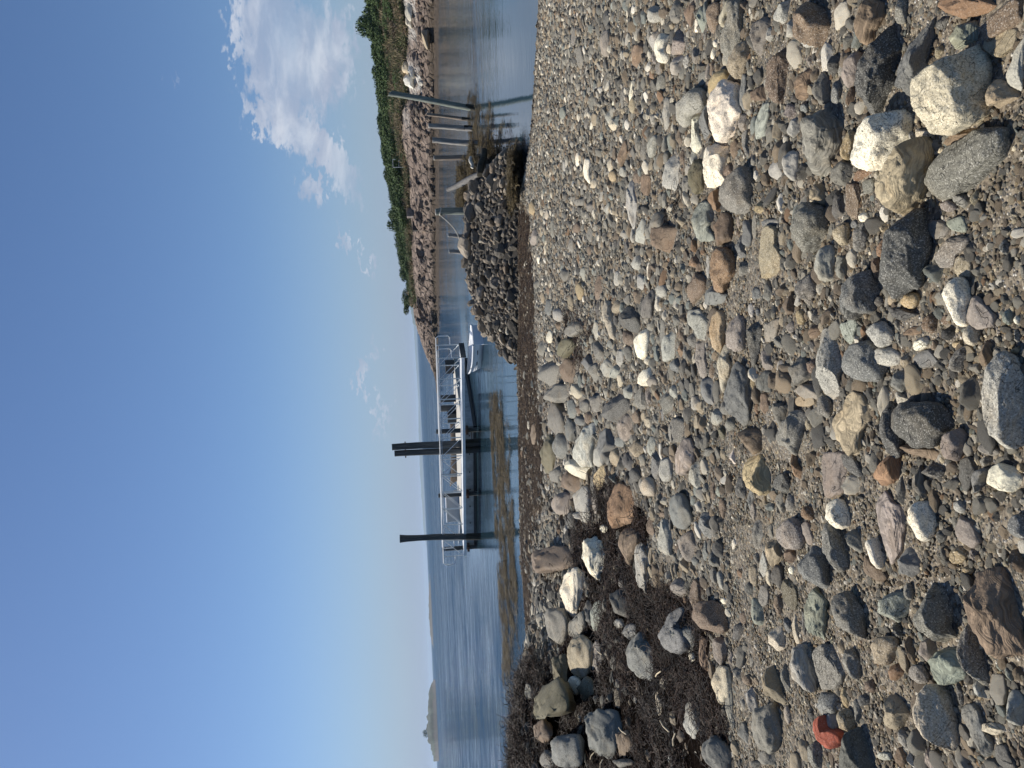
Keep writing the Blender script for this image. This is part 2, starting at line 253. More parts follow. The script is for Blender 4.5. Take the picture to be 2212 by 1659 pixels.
STONE_TXT = """
@A0
p1r 1330,640 1580,590 1760,680 1790,900 1760,1250 1840,1360 1800,1500 1650,1590 1300,1690 900,1650 830,1500 800,1200 880,900 1000,820 |biggest pale speckled boulder
d1a 290,400 400,335 560,360 680,500 700,650 610,800 600,1000 570,1200 540,1310 430,1400 230,1440 80,1380 110,1150 170,850 220,600 |long black-grey slab at the top
b0a 900,250 1080,260 1110,420 1050,600 1040,770 930,900 870,1060 790,1260 640,1260 590,1200 610,1000 600,850 680,700 760,520 830,380 |cracked blue-grey stone
n2r 140,0 360,30 480,100 490,200 420,300 300,370 250,480 70,560 80,250 |whorled brown stone
g1r 580,0 740,20 770,200 760,300 640,300 590,180
u0r 1150,-40 1900,-40 1920,60 1700,190 1500,235 1380,200 1200,160 1140,60 |rusty stone on the top edge
e2a 1300,260 1560,270 1700,420 1690,520 1500,540 1290,620 1270,480
t0f 1720,500 1950,400 2150,360 2140,560 1950,720 1860,720 1700,600
s0f 2250,440 2090,620 2080,750 1990,940 2000,1010 2250,1130
t0a 1900,1010 2080,1040 2180,1110 2170,1230 2060,1360 1960,1370 1730,1290 1750,1220 |tan block
m0r -90,850 0,700 190,660 170,850 100,980 -10,1100 -80,980
t0r 1100,620 1160,570 1230,640 1180,690 1090,740
d0a 1130,240 1280,220 1300,280 1200,370 1090,330
n1f 1700,330 1850,180 2000,60 2100,0 2240,0 2240,300 2000,400 1800,520
@A1
w1r 130,0 280,-160 500,-220 700,-220 820,-180 770,120 700,210 640,300 570,480 500,530 230,490 40,440 30,400 90,280 |frosted black-and-white boulder
t2r 900,130 1040,190 1110,300 1100,450 1060,600 970,800 880,900 700,1030 560,1110 420,1090 345,960 345,880 450,700 560,530 720,300 |striped log-shaped boulder
g1f 1290,240 1500,130 1700,0 2080,0 2080,200 1990,380 1850,500 1700,690 1400,800 1200,900 1060,870 980,800 1030,650 1100,480 |broad grey-green slab
d1r 640,1130 760,1040 880,1060 960,1240 1080,1350 1070,1500 1010,1650 950,1820 870,2000 820,2050 640,2070 480,2130 390,2090 500,1870 570,1650 580,1450 610,1250 |long dark boulder
y1r -90,120 -30,40 120,60 90,250 20,420 -80,380 -110,250
u1a 140,500 300,530 320,580 240,650 60,670 70,630
n1f -40,700 120,720 170,880 150,1010 110,1150 -20,1100 -40,900
g0f 170,680 320,640 350,730 300,820 200,830
m0r 1150,940 1270,910 1370,960 1370,1040 1270,1060 1180,1010
g0a 1310,860 1430,820 1520,850 1530,1010 1430,1020 1350,920
t0a 1530,800 1640,780 1660,900 1600,1010 1530,950
g0f 960,1180 1200,1170 1300,1270 1240,1390 1130,1400 1060,1300
e0f 1240,1180 1460,1120 1500,1270 1460,1320 1330,1280
g1f 1110,1540 1250,1400 1400,1370 1560,1400 1480,1530 1390,1600 1320,1760 1170,1760 1080,1640
b0r 1910,1430 1990,1410 2060,1480 2060,1550 1980,1600 1900,1560
u1r 480,1400 590,1370 580,1520 500,1620 430,1650 350,1580 360,1480
g1r 110,1200 220,1200 260,1330 210,1500 150,1560 50,1530 60,1300
b0f 25 1160 130 1270
w1r 120 1060 270 1190
t0a 380 1200 500 1310
g0a 1560,130 1610,190 1530,340 1490,320
n2f 1200,170 1350,60 1640,0 1660,30 1560,130 1480,220 1350,230 1230,210
p0r 1120 230 1250 330
b0r 610,300 700,220 790,210 700,330 620,400
p1r 840,20 1060,40 1040,110 870,130
s0a 750 40 860 180
@A2
t1f 1370,0 1560,0 1560,260 1400,270 1330,180
w1r 1290,320 1400,280 1480,330 1560,470 1580,560 1520,650 1560,850 1400,880 1340,750 1260,660 1180,540 1190,490 |white granite lump
m0f 1490,600 1640,510 1780,640 1880,770 1850,900 1680,920 1580,860 1530,730 |smooth mushroom-grey flat stone
p1r 1460,900 1560,860 1640,900 1680,1080 1560,1130 1470,1090 1440,980
s1r 330,850 450,830 550,900 580,1000 540,1110 430,1150 300,1120 220,1020 240,920 |ball-shaped grey stone
s1r 330,1130 560,1150 690,1290 620,1410 430,1410 350,1320 260,1210
b1r -80,1250 0,1120 200,1070 330,1160 360,1330 490,1430 380,1550 250,1580 -70,1500 |slate-blue boulder
b1r 270,190 300,300 400,400 340,560 320,680 180,720 100,650 0,800 -110,720 -110,620 -30,500 0,370
e1f -110,850 0,840 100,790 170,850 110,950 100,1020 30,1110 -50,1060
t0r 500,540 580,480 630,500 630,580 560,620 490,610
y1r 700,490 800,460 890,480 900,560 830,660 770,660 650,600 650,560
d0a 510,640 640,660 900,730 920,820 720,810 600,760 500,720
n1a 930,740 1090,730 1150,800 1120,970 980,990 920,850
n2a 690,900 890,870 940,970 900,1010 700,1000
n0f 1160 740 1280 870
k0a 1230,910 1330,870 1390,950 1350,1050 1260,1070 1170,1010 |coal-black pebble
w0r 850,1060 960,1030 1030,1060 980,1150 850,1195 810,1140
b0f 900,1190 1040,1190 1160,1340 1060,1410 900,1410 820,1320 830,1240 |smooth blue-grey disc
n0a 1030 1050 1160 1200
t0a 760,1230 810,1260 810,1400 660,1420 650,1370
b0a 600,1450 780,1480 790,1720 740,1730 530,1650 530,1540
g1a 1460,1120 1540,1150 1500,1320 1390,1460 1310,1470 1250,1360
n2a 1710,1060 1860,1120 1850,1280 1740,1420 1640,1400 1640,1280
g1a 2080 920 2200 1110
w1r 2070 740 2190 870
e2r 1940 670 2100 870
y0a 2040 1150 2170 1240
y0a 1300 1080 1430 1160
t0a 180 710 280 830
u0a 140 880 250 1060
d0r 310 500 470 640
g0a 570 770 680 960
n0a 280,60 360,0 430,180 420,280 330,300 290,300
g0a 600 960 690 1160
@A3
s1r 1760,-40 1850,-300 1980,-390 2160,-300 2290,-100 2290,700 2100,790 1850,770 1740,700 1690,450 1720,200 |big pale grey boulder on the right edge
t2f 80,100 200,170 290,330 300,480 190,600 150,800 70,890 -50,760 -200,530 -180,440 0,330 20,200 |olive-brown slab
d1r 750,250 1150,230 1280,330 1360,500 1340,580 1200,670 1100,800 950,790 760,680 650,560 550,420 570,330 |hunched dark grey rock
d1r 440,330 560,230 640,280 560,400 660,550 720,720 680,900 560,920 400,860 390,600 400,420
n2a 640,820 740,760 1150,800 1160,900 1080,970 900,900 700,890
m0r 1300,610 1430,570 1510,650 1500,760 1380,920 1280,970 1180,900 1160,780 1200,680 |smooth lilac-grey egg-shaped stone
s1a 640,100 780,160 790,230 730,280 650,280 590,170
u2a 400,890 600,920 680,980 650,1180 560,1270 400,1280 310,1220 340,1080 |orange-brown grained rock
d1a 1000,990 1190,990 1270,1080 1100,1190 970,1200 920,1080
g2a 800,1030 910,1050 960,1180 1030,1290 960,1470 890,1480 830,1300
w0a 1950,1010 2130,1080 2150,1200 2212,1360 2050,1360 1850,1290 1750,1230 |cream wedge stone
d0f 1440,960 1560,930 1640,1080 1540,1300 1480,1350 1390,1190
b0a 1870,1040 1840,1130 1620,1370 1550,1310 1680,1140
g0a 1680,760 1850,790 1930,890 1880,920 1630,870
g0r 1640 900 1850 1060
y0r 2120 1000 2240 1130
d1f -100,880 60,920 190,1140 140,1170 20,1090 -60,980
g0a 690,1170 750,1300 740,1480 690,1520 590,1440 620,1280
s1a 1320 1470 1500 1640
k0a 730 1200 820 1340
@A4
m2f 350,-60 450,-250 550,-120 700,-60 745,50 750,200 700,350 650,520 490,640 430,420 |large mauve slate slab
w1r 740,60 850,-110 1000,-130 1110,-50 1130,200 1040,320 930,360 830,330 760,260 740,120 |cream-white boulder beside the mauve slate
g0r -50,330 0,220 100,230 180,390 215,515 50,510 -40,440
w1r 260,330 330,360 460,560 480,650 400,715 340,690 280,550 210,380 |white finger-shaped stone
n0f 230,560 320,680 430,720 500,800 430,880 260,800 190,760
b0a 690,440 800,450 910,520 930,700 880,820 760,820 620,760 630,620 |rust-streaked blue-grey rock
m0f 1410,60 1560,140 1640,250 1710,370 1580,450 1400,360 1350,270 1380,150 |purple-grey kite-shaped slate
d0a 1090 220 1250 400
y1a 1270 440 1510 660
m0r 1520 470 1650 620
e1r 530,1010 700,1080 800,1180 760,1260 540,1390 440,1390 370,1220 420,1070
g1r 680 900 840 1120
g1a 860,930 1000,910 1250,960 1390,1050 1300,1150 1310,1290 1260,1400 1330,1480 1350,1600 1250,1640 1000,1580 870,1440 820,1200 850,1020 |big cracked grey boulder
n2a 1460,970 1650,800 1950,720 2150,800 2290,900 2290,1750 2150,1830 1900,1720 1720,1640 1560,1430 1490,1250 |largest brown boulder
n0a 2010,580 2212,470 2290,470 2290,800 2150,700
b1r 2080,60 2212,30 2290,100 2290,330 2120,310 2010,210
g1r -220,1180 -100,1020 0,1010 60,1060 220,1200 240,1400 180,1590 0,1500 -150,1450 -220,1300 |smooth grey dome-shaped stone
y0a 1430 680 1580 790
d0a 540,1370 640,1440 740,1560 700,1580 600,1530
@A5
g1a 1370,30 1520,-150 1680,-30 1740,150 1840,400 1810,640 1770,620 1600,380 1460,180 1370,80
e2a 1130,160 1300,120 1450,230 1540,380 1500,520 1300,600 1100,600 1000,480 1050,250 |swirled green-and-white rock
m1r 790,380 950,360 1010,480 1040,580 860,590 760,500
n0a 720,0 800,40 870,150 860,330 760,340 700,150
t1r 360,0 600,0 640,90 560,230 480,350 330,340 280,220 290,120
p1r 1130,610 1280,640 1370,760 1410,950 1420,1150 1340,1350 1230,1440 1130,1410 960,1250 880,1080 820,960 850,840 1000,750 |large buff boulder in the corner
t0a 560,740 740,800 800,980 720,1080 610,1170 540,1060 470,960 440,840
g2r 700,1130 780,1160 820,1390 740,1460 620,1290
b0f 1450,870 1600,860 1690,950 1720,1080 1850,1350 1830,1500 1720,1500 1560,1230 1430,1000 |long narrow slate
u0a 500,380 640,340 720,400 720,500 560,550 500,480
d0r -120,1500 0,1350 170,1150 280,1250 340,1500 350,1720 100,1720 -60,1620
s0a 2060,680 2212,700 2280,900 2230,1120 2060,1100 1990,870
p0a 1700,1120 1860,1080 1960,1100 2010,1190 1900,1240 1780,1240 1680,1180
n2a 2120 1320 2260 1560
d0f 1900,1370 2000,1380 2150,1659 1980,1660 1850,1480
s1r 760,1410 880,1500 960,1700 800,1700 730,1500
m2a 970,1370 1050,1380 1140,1660 1020,1700 960,1500
s0a 1570,560 1690,560 1800,700 1720,790 1600,730
e0r 1860 290 1960 460
e0r 1970 380 2100 560
n0r 200 540 360 700
d0r 110 720 300 880
g0a 60,790 190,880 190,1080 150,1120 90,1000
n0a 570 1400 770 1650
s0a 350 1460 570 1560
g1r -60,200 60,150 170,300 130,530 0,460 -80,350
m0a 890,60 1130,30 1140,180 1020,330 880,300
d0a 1350 560 1480 860
@B0
g1r 620,0 760,30 800,200 790,420 740,540 650,680 540,840 490,760 480,560 530,350 560,150 |tall lumpy grey rock
p0r 520,60 600,10 620,100 560,200 530,350 460,270 460,200
n1a 350,30 510,50 470,250 440,360 310,420 300,300 340,120
e0a 170,80 260,120 330,250 290,400 230,440 220,200
n0a 60,30 190,0 190,200 150,330 20,320 20,180
w1r 150 220 230 410
m0a 920,240 1130,210 1140,330 1060,480 1000,600 890,710 850,560 850,420 880,300
t1r 800,520 850,560 870,700 780,860 740,960 680,990 590,910 560,830 600,740 700,620 |smooth tan boulder
s1a 1180,60 1380,0 1390,200 1290,280 1180,310 1150,180
n1a 1400,30 1560,60 1700,90 1850,200 1900,350 1870,480 1820,590 1740,560 1590,420 1500,330 1400,180 |shadowed brown block near the top edge
s1a 1520,400 1640,370 1740,560 1760,600 1580,590 1500,510
n1a 1220,610 1320,700 1380,900 1390,1150 1330,1290 1200,1250 1080,1060 1050,920 1090,780 |tall reddish-brown slab
n2a 960,1100 1060,1080 1110,1160 1080,1270 930,1260 860,1190
w1r 540,1020 700,1020 740,1250 790,1420 710,1520 660,1640 610,1720 470,1785 360,1670 320,1520 370,1350 430,1150 |big cream boulder near the shore side
y0r 480,880 600,930 540,1010 450,1120 400,1200 340,1220 330,1080 400,960 |orange-tinged stone
b0r 740,940 810,960 820,1150 830,1380 770,1390 720,1250
s1r 0,1230 200,1120 320,1180 320,1320 230,1420 100,1450 60,1560 -50,1600 -80,1300
b0r 340,1260 380,1300 330,1500 360,1660 330,1760 210,1720 240,1450
w1a 110,1430 230,1440 200,1620 270,1830 200,1940 120,1700
e2f 1000,1330 1130,1300 1130,1470 1080,1700 920,1750 920,1450
m0a 700,1500 820,1430 830,1620 720,1660
m1r 1330,1310 1440,1340 1470,1430 1380,1510 1290,1480 1280,1400
b0r 1480 1290 1610 1450
g0r 1740,910 1830,950 1870,1100 1890,1300 1720,1320 1640,1260 1640,1060 |rounded charcoal-grey cobble
b1a 1960,1010 2050,1080 2030,1250 1950,1350 1880,1300 1890,1120
d0a 1980,690 2030,760 1940,930 1850,960 1830,860
n2a 2120,1100 2212,1120 2180,1350 2060,1340 2060,1240
n2a 1520,1020 1640,860 1660,1000 1620,1170 1490,1260 1410,1160
d0r 1360 1180 1490 1300
t0r 1570 1420 1690 1610
s0r 1400,1480 1490,1560 1510,1660 1400,1740 1320,1700
m0a 1570 690 1660 850
s0a 0 680 110 870
s0r 1050 340 1170 540
s0a 1300 240 1470 480
g0f 200,960 300,900 330,1030 220,1100
g0a 30 420 90 640
m0a 280 760 350 1030
n1r 340 750 420 980
w0r 355 600 430 750
w0r 380 500 470 600
g0a 120 560 240 800
@B1
w1a 380,200 560,210 600,330 540,500 560,620 480,750 330,740 260,680 270,540 310,330 |blocky white granite cobble
g1r 820,490 880,560 920,700 880,850 880,1000 780,1080 600,1060 490,960 470,840 540,680 680,570 |big dark egg-shaped boulder
v0r 200,400 300,440 290,600 300,750 220,830 130,720 70,600 150,500
n0a 520 450 680 610
e2a 270,930 420,960 420,1100 360,1250 430,1400 290,1430 150,1300 110,1130 160,1000 |blue-green ridged rock
n0r 440,1090 600,1070 660,1150 640,1350 560,1480 490,1480 430,1350 390,1200 |brown cobble beside the blue-green rock
u0a 360,780 460,790 470,900 520,1050 380,990 320,910
b0r 780,1170 870,1190 910,1400 860,1490 780,1480 750,1350
b1a 730,1360 790,1480 830,1640 740,1640 670,1440
g2a 1600,-60 1780,-240 2060,-170 2000,0 1960,200 1900,330 1810,430 1780,590 1660,600 1560,530 1500,380 1590,250 |wood-grained grey slab
g1r 1500,970 1560,940 1730,990 1860,1080 1860,1300 1780,1400 1720,1520 1640,1560 1500,1480 1370,1360 1380,1240 1440,1100 |dark boulder split by a crack
t1r 1900,1250 2090,1200 2150,1300 2120,1460 2000,1480 1900,1390 |sandy orange round stone
b0a 2040,400 2160,470 2180,580 2080,740 1960,700 1880,610 1930,500
d0a 1890,780 1990,790 2090,960 2050,1080 1950,1170 1890,1150 1900,930
t2a 1720,680 1840,720 1850,900 1750,980 1680,940 1610,740
s0r 1380,290 1500,320 1500,500 1450,660 1370,640 1260,500 1280,380
s0f 1180,400 1260,450 1290,600 1220,650 1130,590 1090,500
y0a 900 920 1070 1080
g0f 750,60 820,30 810,200 870,370 830,330 770,200
n0a 600,180 700,140 740,260 690,370 600,400
g0r 1510 150 1590 330
m0r 680 1100 740 1270
n1r 670 1270 740 1380
g0f 880 1080 950 1400
b0f 990 1140 1240 1250
g0r 860 340 940 480
s0a 90 280 200 490
@B2
t1f 1000,-300 1100,-380 1210,-330 1200,-150 1300,0 1250,150 1140,270 1040,230 980,0 970,-180 |broad ginger flat stone
s0r 1750,-100 1900,-130 1950,-20 1920,200 1960,310 1800,320 1690,200 1670,80 |smooth pale grey cobble
g2a 1960,0 2130,20 2100,160 2000,290 1930,220
u1r 480,-100 620,-80 700,60 690,200 580,330 540,450 420,380 350,280 360,100 |large rust-brown cobble
n1a 130,230 300,200 330,330 260,500 130,600 60,500
b0a 350,370 480,440 600,460 540,600 380,620 290,600 300,500
s1f 70,700 240,680 330,800 350,1070 290,1080 190,930 60,760 |pale triangular stone
y1r 380,740 500,700 570,780 550,950 530,1100 430,1210 350,1120 340,950 340,830 |yellow speckled upright stone
m1r 640,760 760,740 820,850 810,1150 720,1200 590,1150 550,1000 570,850 |pitted brown-grey cobble
d1a 880,900 970,850 1030,950 990,1150 980,1270 900,1400 820,1400 810,1260 830,1100
m0f 1040,880 1260,790 1220,930 1170,1040 1040,1080
g1r 1520,240 1650,230 1720,350 1690,500 1600,600 1540,630 1430,540 1420,420
y0r 1430 680 1560 860
s1a 1850,930 1900,960 1910,1050 2040,1180 2020,1380 2000,1659 1940,1850 1790,1640 1740,1500 1720,1250 1690,1050 1720,990 |white-veined wedge rock
g0a 1400,1250 1490,1300 1660,1480 1620,1560 1480,1630 1400,1620 1340,1540 1350,1350
s1r 1190 1300 1310 1540
m0a 1050,1190 1110,1210 1170,1460 1080,1420 990,1280
p1r 500,1130 570,1160 580,1290 650,1390 590,1500 530,1600 500,1720 440,1500 440,1250
b0r 730,1350 830,1430 880,1560 900,1760 870,2040 720,2140 640,1950 570,1800 530,1700 620,1500 |big smooth slate-grey stone
m1r 190,1100 280,1080 320,1250 340,1500 260,1550 160,1350
n1r 330 1330 440 1550
b0a 1000,1440 1110,1440 1160,1510 1130,1700 1020,1720 940,1590
n0a 1580 840 1780 1050
m0r 1310 820 1430 990
n0a 1260 500 1440 750
b0a 880 370 1010 560
b0a 1010 290 1160 580
n0a 1560 1290 1730 1500
g0r 1600 1070 1700 1230
g0a 710 60 870 250
s0f 295 0 350 290
u1a 80 0 240 160
y0a 840 1530 930 1750
g0r 1150 1000 1320 1180
d0a 1620 660 1760 900
s0a 830 600 920 800
b0r 920 660 990 760
n0a 170 70 260 240
g0r 5 1110 75 1320
g0a 60 970 190 1180
@B3
b0a 260,-80 400,-60 430,100 420,280 330,230 230,120
s0r 390,310 500,330 530,430 440,525 370,470 360,370
g1a 1490,340 1600,400 1550,600 1500,700 1440,800 1320,910 1200,850 1190,750 1230,600 1350,460 |broad speckled grey slab
y2a 800,910 1000,900 1050,1000 1140,1100 1150,1280 1060,1370 900,1400 870,1280 790,1150 770,1040 |yellow-banded rock
d1r 1200,1150 1350,1130 1390,1250 1350,1370 1220,1390 1150,1290
u0a 1390,860 1420,850 1460,970 1550,1060 1510,1210 1370,1130 1380,980
m0f 1770,900 1950,890 2080,860 2100,1100 2080,1330 1820,1430 1770,1100 |square mauve flagstone
w1r 1900,1470 2030,1460 2090,1560 2140,1659 2120,1780 1960,1830 1850,1700 1810,1600 |cream speckled cobble
g0a 1140,240 1380,260 1290,440 1240,540 1170,400
n0r 980 110 1130 380
g1r 1780,150 1880,190 1920,300 1800,430 1700,380 1710,250
m0a 1430,0 1690,0 1740,180 1620,200 1480,120
t0f 1390 150 1700 285
d1a 680,1180 760,1200 830,1290 800,1400 720,1450 670,1300
b0a 860,1310 920,1420 880,1600 820,1600 820,1400
s1r 220,970 260,1100 240,1300 150,1320 80,1230 110,1050
m2r 100,690 190,820 170,1000 40,1110 -60,1150 -90,900 0,740
w0a 610,820 650,850 690,1020 640,1010 590,900
g1r 1290 1380 1440 1630
g0r 540 400 690 600
v0a 440 510 560 720
u0r 905 230 980 380
t1r 1550 430 1660 580
d0r 150 630 270 820
g0r 280 800 420 920
e0r 415 1290 500 1430
u0r 1560,1550 1650,1560 1680,1700 1600,1720 1500,1660
g0r 470 200 640 390
n0a 690 560 1060 900
s0a 110 150 250 330
m0a 860 1460 960 1740
g0r 245 1240 350 1400
n1r 350 1230 430 1480
n0r 450 1440 580 1690
s0r 150 1460 270 1620
g0a 1000 490 1090 660
b0a 1070 600 1160 770
@B4
b0r 0,-230 80,-150 150,0 150,120 50,210 -90,180 -160,-20 -120,-200 |dark blue-grey dome-shaped boulder
b1r 250,0 370,0 370,130 430,280 330,350 240,300 210,200 240,100
g1a 960,80 1040,170 1050,300 1040,460 1010,500 940,440 870,270 900,150
t2a 1070,330 1130,340 1150,420 1230,420 1290,600 1270,670 1130,700 1080,550 1050,420
m1r 1270,90 1450,80 1520,200 1580,380 1500,470 1350,460 1240,400 1190,280 1220,180 |broad brownish-grey round cobble
m0f 1500,120 1620,140 1670,300 1660,410 1580,400 1520,250
g1r 1770,130 1950,150 2000,300 2080,480 2130,620 2110,720 2000,750 1950,700 1820,530 1800,320 |long sloping grey stone
b1a 1500,480 1620,430 1730,490 1880,650 1890,820 1820,970 1680,950 1570,850 1480,700 1460,580 |grey rock with a rusty foot
v1f 1330,850 1400,860 1480,960 1490,1150 1430,1250 1330,1190 1260,1080 1250,930
d0r 1170,670 1280,690 1310,830 1250,980 1170,920 1120,800
p1r 1050 720 1130 930
t1r 840,680 960,690 970,850 920,930 860,890
s0f 1030,500 1080,660 1060,790 1010,820 970,740
g0f 950 910 1110 1200
n0a 1150,1040 1230,1030 1300,1200 1250,1320 1180,1230
e2a 1540,960 1700,1020 1860,1180 1850,1330 1800,1500 1780,1640 1660,1560 1560,1230 |green-grey leaning slab
e0a 930,1090 1020,1200 1060,1400 960,1440 880,1300 870,1200
s1r 430 740 550 990
u0r 680 700 770 850
w0r 1340 660 1430 790
n1r 240,1120 420,1130 500,1220 590,1450 600,1490 500,1530 350,1500 200,1430 130,1330 180,1180 |earth-brown boulder
n1a 170,850 250,880 280,1000 230,1100 180,1200 120,1330 90,1100 120,950
m1r 20,240 120,260 190,450 100,620 0,580 -60,400
g0a 400,470 490,650 470,690 330,690 340,580
b0a 250 350 350 620
p1a 1460,1300 1500,1450 1500,1640 1430,1660 1380,1560 1400,1400
p1a 1190,1430 1320,1600 1300,1700 1200,1760 1080,1700 1090,1600
d0r 630 1400 800 1620
b0a 1270 1340 1410 1540
d0a 1505 1250 1580 1600
b1r 0,1400 130,1400 200,1540 200,1720 60,1800 -80,1780 -180,1600 -120,1450
w0a 480 1080 590 1170
n0a 1270 450 1470 650
g0r 1090 150 1170 340
d0a 400 1000 480 1140
g0r 340 700 460 910
b0r 110 560 230 680
d0a 780 880 930 1060
n0a 720 1260 830 1420
w0a 620 330 690 470
g0a 890 500 1000 650
@B5
m1r 430,10 560,20 580,200 530,360 480,400 390,260 380,120
n2a 210,0 330,0 330,100 360,300 340,450 300,440 220,270
p1r 500,370 620,380 640,570 600,720 480,850 400,800 370,700 400,550 440,430 |pale green-white stone on the seaweed
g2a 680,590 690,720 680,1000 700,1250 640,1260 540,1100 570,900 600,750
s2r 110,800 180,880 240,1000 260,1200 180,1280 80,1230 10,1080 30,920 |pale grey veined stone ringed by seaweed
b0r 330,1260 480,1260 580,1330 650,1520 600,1659 560,1740 400,1720 320,1560 250,1380 |smooth blue-grey boulder on the bottom edge
b0a 750,1080 820,1090 870,1330 800,1380 720,1270 690,1150
g0r 1100,840 1180,860 1260,1050 1270,1250 1200,1420 1080,1470 970,1430 880,1260 900,1050 980,920 |dented oval grey boulder
s2r 1430,100 1530,110 1600,220 1700,400 1740,560 1720,690 1590,660 1430,550 1370,420 1360,250 |streaked silver-grey stone
g1f 1780,110 1900,100 2040,230 2100,420 2050,560 1990,660 1850,650 1730,550 1650,420 1680,300 |broad gritty grey stone
t0a 1010,410 1130,370 1230,540 1300,720 1340,800 1260,850 1100,780 1080,650 1000,500 |sharp-edged buff rock
g1a 1250,340 1330,370 1350,500 1400,650 1300,690 1240,500
b1a 1720,720 1980,700 2000,800 1990,950 1880,1010 1740,1010 1700,880
r0r 1710,1030 1820,1000 1850,1160 1990,1180 2090,1270 2000,1380 1890,1410 1780,1330 1690,1290 1660,1150 |brick-red stone
s0r 1860,990 1960,960 1990,1170 1900,1180 1800,1100
t1r 2000,920 2150,910 2212,1050 2180,1230 2040,1220 1950,1060
y0a 2000 630 2120 900
g1r 1650,1310 1750,1310 1790,1500 1780,1680 1640,1680 1580,1400
g0a 950 1420 1200 1620
s1a 800,640 930,650 980,850 970,970 890,940 800,780
t0a 1950 30 2080 230
g0a 1560 120 1700 310
d0a 1570 880 1700 1110
m0r 1280 870 1390 1110
w0r 70 190 200 340
g0a 630 380 770 560
n0r 740 480 900 620
g0a 730 780 830 930
m0a 580 180 650 370
s0r 1930 830 2040 950
d0a 850 1560 1040 1660
@C0
m0r 1120,390 1200,380 1210,560 1200,710 1120,710 1070,630 1060,480 |smooth upright grey oval
w1r 1870,430 1960,450 1900,560 1900,650 1950,760 1880,790 1790,710 1750,580 |cream speckled stone
m1a 2060,380 2160,440 2150,640 2060,690 1960,670 1980,550 2020,450
p0r 1900 540 1980 690
g0r 1980,30 2070,0 2100,150 2090,300 1970,280 1940,230
n2a 1560,530 1640,580 1620,750 1530,860 1460,780 1480,650
d1a 1100 130 1210 360
s1a 1820,370 1830,480 1740,640 1680,590 1730,480
s0a 1990,700 2120,690 2140,780 2060,950 1950,940 1960,830
s0r 1880,1230 1960,1280 1970,1450 1950,1620 1860,1640 1850,1450
w0a 1480,1020 1500,1180 1440,1330 1425,1200
g1r 1770 920 1910 1170
g0r 910 1170 1010 1390
p1a 1160 1500 1300 1650
t0f 950 1390 1050 1600
s0a 1120 1370 1230 1580
g0f 860,590 880,780 850,870 780,760 760,640
g0a 1100 910 1170 1180
k0a 365 1170 430 1350
g0f 770,350 780,480 730,590 695,530 710,450
t1r 1420 1220 1540 1430
g0a 1310 1100 1390 1380
w0a 1210 1240 1250 1340
u0a 1680 880 1770 1010
m0a 1700 640 1790 820
g0f 1760 770 1850 950
s1r 1660 60 1870 290
n0r 840 1070 890 1130
e0f 545 1350 650 1500
t0a 1320 1340 1400 1460
w0a 930 1520 990 1650
g0a 860 1480 930 1640
d0a 1010 50 1100 200
@C1
w1r 890,390 960,430 950,550 960,660 930,710 870,620 850,500 |white stone with dark lichen marks
y0r 1170 530 1300 680 |orange round pebble
p1r 1150 380 1240 560
s1a 2010,340 2080,460 2100,640 2040,800 1960,760 1890,640 1850,600 1930,500 |kite-shaped grey rock
n2a 1390,160 1440,230 1390,400 1320,490 1280,490 1310,300
s0r 1780,90 1820,150 1740,350 1680,370 1660,290 1710,150
e1r 1910 40 2000 330
n0a 2010 0 2120 260
s0a 1390,680 1500,700 1520,850 1560,950 1550,1100 1500,1280 1440,1130 1400,950
s0a 1580,1150 1660,1190 1640,1300 1660,1440 1580,1470 1510,1380 1560,1280
g0r 1820,1060 1880,1090 1930,1220 1740,1300 1700,1360 1680,1230 1730,1120
n0a 1830,1230 2030,1240 2090,1300 2090,1460 1990,1570 1850,1500 1700,1410 1740,1330 |brown block-shaped rock
n0a 1470 510 1590 720
n2f 1580 580 1730 880
g0a 1310 640 1400 960
s0r 1110 930 1210 1110
g0a 730 880 890 1000
s0a 1300 480 1410 630
p1a 940 640 1040 760
y1r 160 910 260 1110
p0r 300 1010 360 1120
p2r 360 1020 430 1160
t1r 300 1220 350 1380
p1a 350 1390 400 1620
g0r 430 1140 510 1400
m0a 170 1270 300 1490
g0r 650 1380 750 1590
n0r 720 1190 830 1330
g0r 890 1240 980 1450
n0r 890 1470 980 1610
d0a 1370 1390 1450 1580
n0a 1410 250 1500 380
n1a 2070 270 2160 490
w0a 750 290 830 490
g0r 2090 600 2200 820
g1r 1500 90 1600 330
g1a 1570 100 1660 420
s0r 590 420 650 560
g0a 880 920 1010 1070
d0a 1490 1470 1600 1659
@C2
d1a 1350,640 1450,640 1590,760 1600,880 1520,960 1490,970 1350,920 1300,820 1330,700 |faceted charcoal rock
n1a 1370,940 1510,960 1500,1130 1400,1120 1350,1020
w1r 1580,930 1700,950 1710,1080 1660,1230 1590,1305 1520,1240 1490,1120 1520,1000 |oval white granite cobble
g0r 1690,430 1780,450 1750,600 1720,760 1610,780 1580,730 1620,550
s0r 1530 230 1660 440
w0r 1650 80 1710 300
s1r 1760 330 1940 530
s2r 800 120 900 320
y1r 750 330 870 560
s1r 1450 -40 1600 190
p1r 1120,570 1200,570 1200,720 1270,850 1290,980 1240,1050 1160,900 1090,750
t1a 1210 550 1360 740
n0r 1480 420 1570 590
s2a 960 790 1070 1070
t0a 650 480 750 700
s0r 470 650 640 830
b0a 360 540 470 760
v0f 600,1050 730,1050 800,1090 720,1190 600,1290 520,1220 560,1130
g0f 700,830 890,830 890,930 700,1020 620,1000
w0r 380 940 480 1110
g0a 280 1080 380 1280
g1a 350,1340 570,1360 560,1500 530,1600 330,1620 280,1500
n0a 730,1300 780,1330 780,1500 680,1600 560,1550 550,1480
g1r 970 1080 1130 1340
b0a 1150 1040 1250 1190
